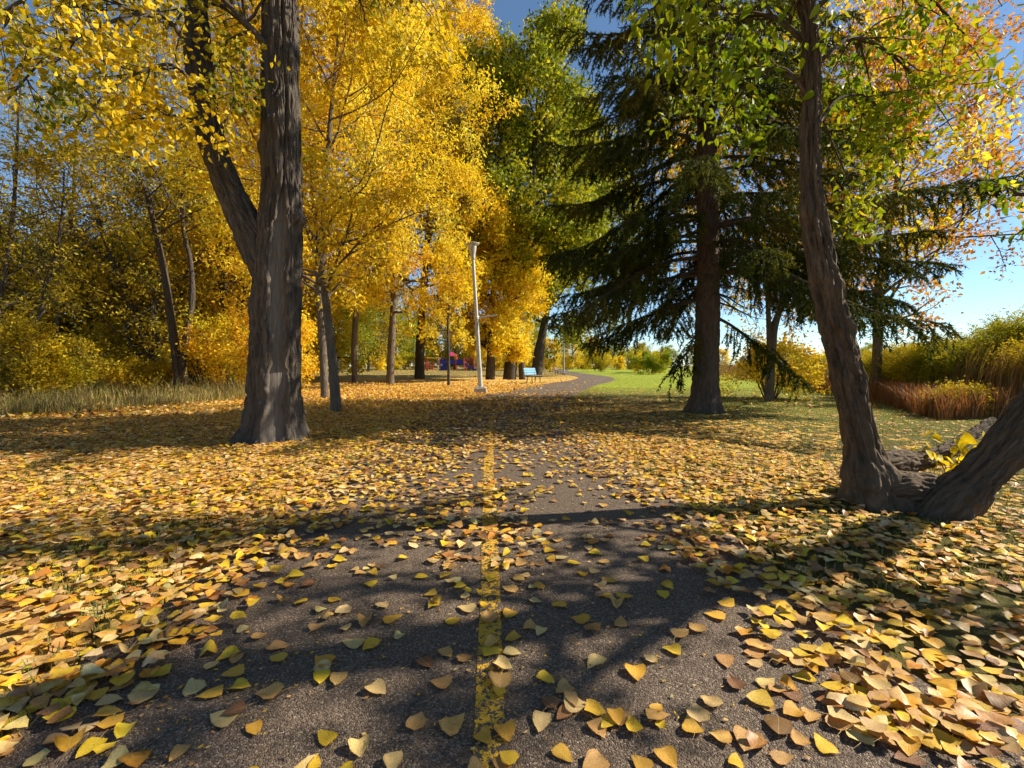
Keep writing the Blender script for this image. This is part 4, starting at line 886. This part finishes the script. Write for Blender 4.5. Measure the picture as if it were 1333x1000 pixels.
def blades(name, P, hgt, wid, pal, seed, lean_=.35, mat='dry_grass', wind=(0, 0)):
    rg = np.random.default_rng(seed); n = len(P); h = hgt * rg.uniform(.5, 1.2, n); az = rg.uniform(0, 6.28, n); d = np.stack([np.cos(az), np.sin(az), 0 * az], -1)
    s = np.stack([-d[:, 1], d[:, 0], 0 * az], -1); ln = (np.abs(rg.normal(0, lean_, n)) * h)[:, None]; wv = np.array([wind[0], wind[1], 0])[None] * h[:, None]; w_ = (wid * rg.uniform(.7, 1.3, n))[:, None]
    up = np.array([0, 0, 1.0])[None]; m = P + d * ln * .3 + wv * .35 + up * h[:, None] * .6; t = P + d * ln + wv + up * h[:, None] * .97
    V = np.stack([P - s * w_, P + s * w_, m - s * w_ * .7, m + s * w_ * .7, t], 1).reshape(-1, 3); b_ = np.arange(n)[:, None] * 5
    F = np.concatenate([b_ + np.array([[0, 1, 3]]), b_ + np.array([[0, 3, 2]]), b_ + np.array([[2, 3, 4]])], 0); pal = np.asarray(pal, float)
    col = pal[rg.integers(0, len(pal), n)] * rg.uniform(.7, 1.2, (n, 1))
    return mesh_np(name, V, F, {'col': ('FLOAT_COLOR', np.repeat(col, 5, 0))}, smooth=False)
def onground(x, y): return np.stack([x, y, H(x, y) - .01], -1)
rg = np.random.default_rng(700)
DRY = [(.50, .38, .16), (.42, .31, .11), (.28, .27, .06), (.20, .22, .05), (.56, .44, .22)]
t_ = rg.random(15000); ex = np.interp(t_, [0, .35, .7, 1], [-20, -11.6, -9.3, -7.2]); ey = np.interp(t_, [0, .35, .7, 1], [8.6, 8.9, 11.2, 14.2]); back = rg.random(15000) ** 1.4 * 3.2
keepn = vnoise(np.stack([ex, ey + back], -1), 1.6, 33) + .25 * rg.random(15000) > .42
gx_, gy_ = (ex - back * .5)[keepn], (ey + back)[keepn]
tag(link('tall_grass', blades('tall_grass', onground(gx_, gy_), .18 + .75 * vnoise(np.stack([gx_, gy_], -1), 1.3, 34) ** 1.6, .006, DRY, 1, .6), M['dry_grass']), 'tall dry tan and green grass at the foot of the thicket', 'grass', None, 'stuff')
t_ = rg.random(12000); ex = np.interp(t_, [0, .5, 1], [9.2, 12.2, 16.5]); ey = np.interp(t_, [0, .5, 1], [8.6, 14.4, 24]); back = rg.random(12000) * 1.3
tag(link('rusty_grass', blades('rusty_grass', onground(ex + back * 1.3 - .3, ey + .1 * back), .62, .008, [(.42, .17, .06), (.34, .13, .05), (.46, .24, .10), (.26, .12, .05)], 2, .4), M['dry_grass']), 'rusty brown dry grass strip in front of the willows', 'grass', None, 'stuff')
n = 22000; t_ = rg.random(n); y_ = 9 + 70 * t_ ** 1.8; back = rg.random(n) * 3.5 * (1 + t_ * 2); x_ = np.interp(y_, POND[:, 1], POND[:, 0]) - 5.4 + back
tag(link('reeds', blades('reeds', onground(x_, y_), .7 + 1.15 * vnoise(np.stack([x_, y_], -1), .55, 71), .010, [(.36, .20, .08), (.30, .16, .06), (.22, .18, .05), (.46, .28, .12)], 3, .14, wind=(.28, 0)), M['dry_grass']), 'brown slanting reeds standing along the pond', 'reeds', None, 'stuff')
# short lawn grass
n = 90000; y_ = 2.0 + 20 * rg.random(n) ** 1.1; x_ = 1.3 + rg.random(n) * (1.2 * y_ + 1.5)
k_ = (path_off(x_, y_) > HW + .03) & (pond_off(x_, y_) < -3.2) & (rg.random(n) < .35 + .8 * vnoise(np.stack([x_, y_], -1), 2.2, 44))
x_, y_ = x_[k_], y_[k_]
tag(link('lawn_grass', blades('lawn_grass', onground(x_, y_), .055, .003, [(.10, .15, .02), (.16, .18, .03), (.26, .22, .08), (.30, .25, .10)], 4, .6), M['dry_grass']), 'short green and straw coloured lawn grass between fallen leaves', 'grass', None, 'stuff')
n = 60000; y_ = 1.1 + 12 * rg.random(n) ** 1.4; x_ = -1.3 - rg.random(n) * (1.2 * y_ + .6)
k_ = vnoise(np.stack([x_, y_], -1), 2.6, 45) + .12 * rg.random(n) > .66; x_, y_ = x_[k_], y_[k_]
tag(link('verge_grass', blades('verge_grass', onground(x_, y_), .06, .003, [(.09, .14, .02), (.14, .16, .03), (.24, .20, .07)], 5, .6), M['dry_grass']), 'tufts of green grass poking through the leaf carpet', 'grass', None, 'stuff')

# ------------------------------------------------------------------ lamp posts
def lamp(loc, h, tilt, label, arm=True):
    r = empty('lamp_post', loc, label, 'lamp post', 'lamp posts along the path'); r.rotation_euler = (0, -tilt, 0)
    m = MB(); m.box((0, 0, .10), (.46, .46, .24), None, .03); m.build('footing', M['conc'], r)
    m = MB(); m.box((0, 0, .236), (.30, .30, .03), None, .006)
    for a in (-1, 1):
        for b_ in (-1, 1): m.bar((a * .11, b_ * .11, .24), (a * .11, b_ * .11, .30), .016)
    m.build('base_plate', M['galv'], r)
    m = MB(); m.lathe([(.092, .25), (.088, .5), (.083, 1.4), (.074, 3.0), (.060, h - .62)], 20); m.build('pole', M['galv'], r)
    m = MB(); m.box((0, -.101, .85), (.10, .012, .22), None, .004); m.build('access_cover', M['galv'], r)
    if arm:
        m = MB(); m.bar((.06, 0, 2.84), (.74, 0, 2.90), .032, .026); m.bar((.74, 0, 2.90), (.78, 0, 2.90), .04); m.lathe([(.088, 2.78), (.094, 2.80), (.094, 2.88), (.086, 2.90)], 16); m.build('side_arm', M['galv'], r)
    hd = MB(); hd.lathe([(.07, h - .64), (.085, h - .60), (.10, h - .45), (.155, h - .22), (.16, h - .20)], 20); hd = hd.build('lamp_head', M['galv'], r)
    m = MB(); m.lathe([(.15, h - .20), (.165, h - .12), (.165, h - .09)], 20); m.build('lens', M['lens'], hd)
    m = MB(); m.lathe([(.20, h - .092), (.27, h - .075), (.275, h - .05), (.20, h - .02), (.05, h)], 24); m.build('cap', M['galv'], hd)
    return r
p = G(626, 512); lamp((p[0], p[1], 0), 5.65, R(3.2), 'tall grey lamp post with a short side arm on a concrete footing')
p = G(734, 488); lamp((p[0], p[1], 0), 5.4, R(.5), 'plain slim lamp post beside the bend of the path', False)
p = D(708, 478, 95); lamp((p[0], p[1], 0), 5.4, 0, 'distant small lamp post beyond the benches', False)

# ------------------------------------------------------------------ benches
def bench(loc, rz, label, back='bench_sky_tint'):
    r = empty('park_bench', loc, label, 'bench', 'benches facing the path', rz)       # faces local -y, long side along x
    for i, yy in enumerate((-.20, -.075, .05)):
        m = MB(); m.box((0, yy, .45), (1.75, .11, .04), None, .008); m.build('seat_plank', M['bench_wood'], r)
    rot = Matrix.Rotation(R(-14), 3, 'X')
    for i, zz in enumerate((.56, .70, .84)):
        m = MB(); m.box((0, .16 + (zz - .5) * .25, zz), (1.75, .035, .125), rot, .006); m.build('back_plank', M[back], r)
    for x in (-.62, .62):
        m = MB(); m.bar((x, -.20, 0), (x, -.18, .43), .028); m.bar((x, .14, 0), (x, .10, .43), .028); m.bar((x, -.24, .415), (x, .12, .415), .024); m.bar((x, .12, .42), (x, .275, .90), .022); m.build('leg_frame', M['bench_iron'], r)
    return r
p = G(694, 499); bench((p[0], p[1], 0), R(62), 'bench with backrest coloured pale blue for reflected skylight, under the poplars')
p = G(728, 487.5); bench((p[0] - .2, p[1], 0), R(70), 'dark bench beside the slim lamp post', 'bench_wood')
p = D(718, 480, 78); bench((p[0], p[1], 0), R(60), 'small dark bench farthest along the path', 'bench_wood')

# ------------------------------------------------------------------ playground
pc = D(588, 482, 92); y = 92
pg = empty('play_structure', (pc[0], pc[1], 0), 'playground tower with blue panels, red posts and a slide', 'playground')
for x in (-2.3, -.7, .9, 2.5):
    for yy in (-1, 1): m = MB(); m.bar((x, yy, 0), (x, yy, 3.1 if abs(x) < 1.5 else 2.5), .09); m.build('post', M['red'], pg)
m = MB(); m.box((.1, 0, 1.2), (4.7, 1.9, .12)); m.build('deck', M['bench_iron'], pg)
for x in (-1.5, .1, 1.7): m = MB(); m.box((x, -1.03, 1.75), (1.35, .06, .95), None, .02); m.build('panel', M['blue'], pg)
m = MB(); m.box((-1.5, -1.03, .6), (1.35, .06, 1.0), None, .02); m.build('panel', M['blue'], pg)
m = MB(); m.lathe([(1.35, 2.6), (1.3, 2.65), (.1, 3.5)], 4, (.1, 0, .3), Matrix.Rotation(R(45), 3, 'Z')); m.build('roof', M['pink'], pg)
m = MB(); m.bar((-4.8, -1, 2.5), (-2.3, -1, 2.5), .08); m.bar((-4.8, 1, 2.5), (-2.3, 1, 2.5), .08)
for k in range(6): m.bar((-4.6 + .4 * k, -1, 2.5), (-4.6 + .4 * k, 1, 2.5), .03)
m.build('overhead_ladder', M['yellow'], pg)
for yy in (-1, 1): m = MB(); m.bar((-4.8, yy, 0), (-4.8, yy, 2.7), .09); m.build('post', M['red'], pg)
sm = MB()
for yy in (-.45, .45): sm.box((3.6, yy, .72), (2.6, .06, .35), Matrix.Rotation(R(27), 3, 'Y'))
sm.box((3.6, 0, .66), (2.6, .85, .06), Matrix.Rotation(R(27), 3, 'Y')); sm.build('slide', M['blue'], pg)
p = D(554, 482, 90); cf = empty('climbing_frame', (p[0], p[1], 0), 'low red climbing frame of rails next to the playground tower', 'playground')
for x in (-1.6, -.6, .4, 1.4): m = MB(); m.bar((x, 0, 0), (x, 0, 1.5 + .25 * (x > 0)), .08); m.build('post', M['red'], cf)
for z in (.5, .9, 1.3): m = MB(); m.bar((-1.6, 0, z), (1.4, 0, z), .05); m.build('rail', M['red'], cf)
p = D(612, 482, 93); cf = empty('climbing_frame', (p[0], p[1], 0), 'red and pink climbing arch beside the slide', 'playground')
for x in (-.9, .9): m = MB(); m.bar((x, 0, 0), (x * .8, 0, 2.6), .08); m.build('post', M['pink'], cf)
for z in (.6, 1.1, 1.6, 2.1, 2.6): m = MB(); m.bar((-.9, 0, z), (.9, 0, z), .05); m.build('rail', M['red'], cf)

# ------------------------------------------------------------------ far shed across the reeds
p = D(982, 470, 120); hs = empty('shed', (p[0], p[1], -.2), 'pale shed with a grey roof seen beyond the spruce', 'building')
m = MB(); m.box((0, 0, 1.3), (6.0, 4.0, 2.6)); m.build('wall', M['siding'], hs)
m = MB(); m.add([(-3.3, -2.3, 2.6), (3.3, -2.3, 2.6), (3.3, 2.3, 2.6), (-3.3, 2.3, 2.6), (-3.3, 0, 3.9), (3.3, 0, 3.9)], [(0, 1, 5, 4), (2, 3, 4, 5), (0, 4, 3), (1, 2, 5), (0, 3, 2, 1)]); m.build('roof', M['roofing'], hs)
m = MB(); m.box((-1.0, -2.02, 1.05), (1.0, .06, 2.1)); m.build('door', M['roofing'], hs)
m = MB(); m.box((1.3, -2.02, 1.5), (1.0, .06, .9)); m.build('window', M['bench_iron'], hs)
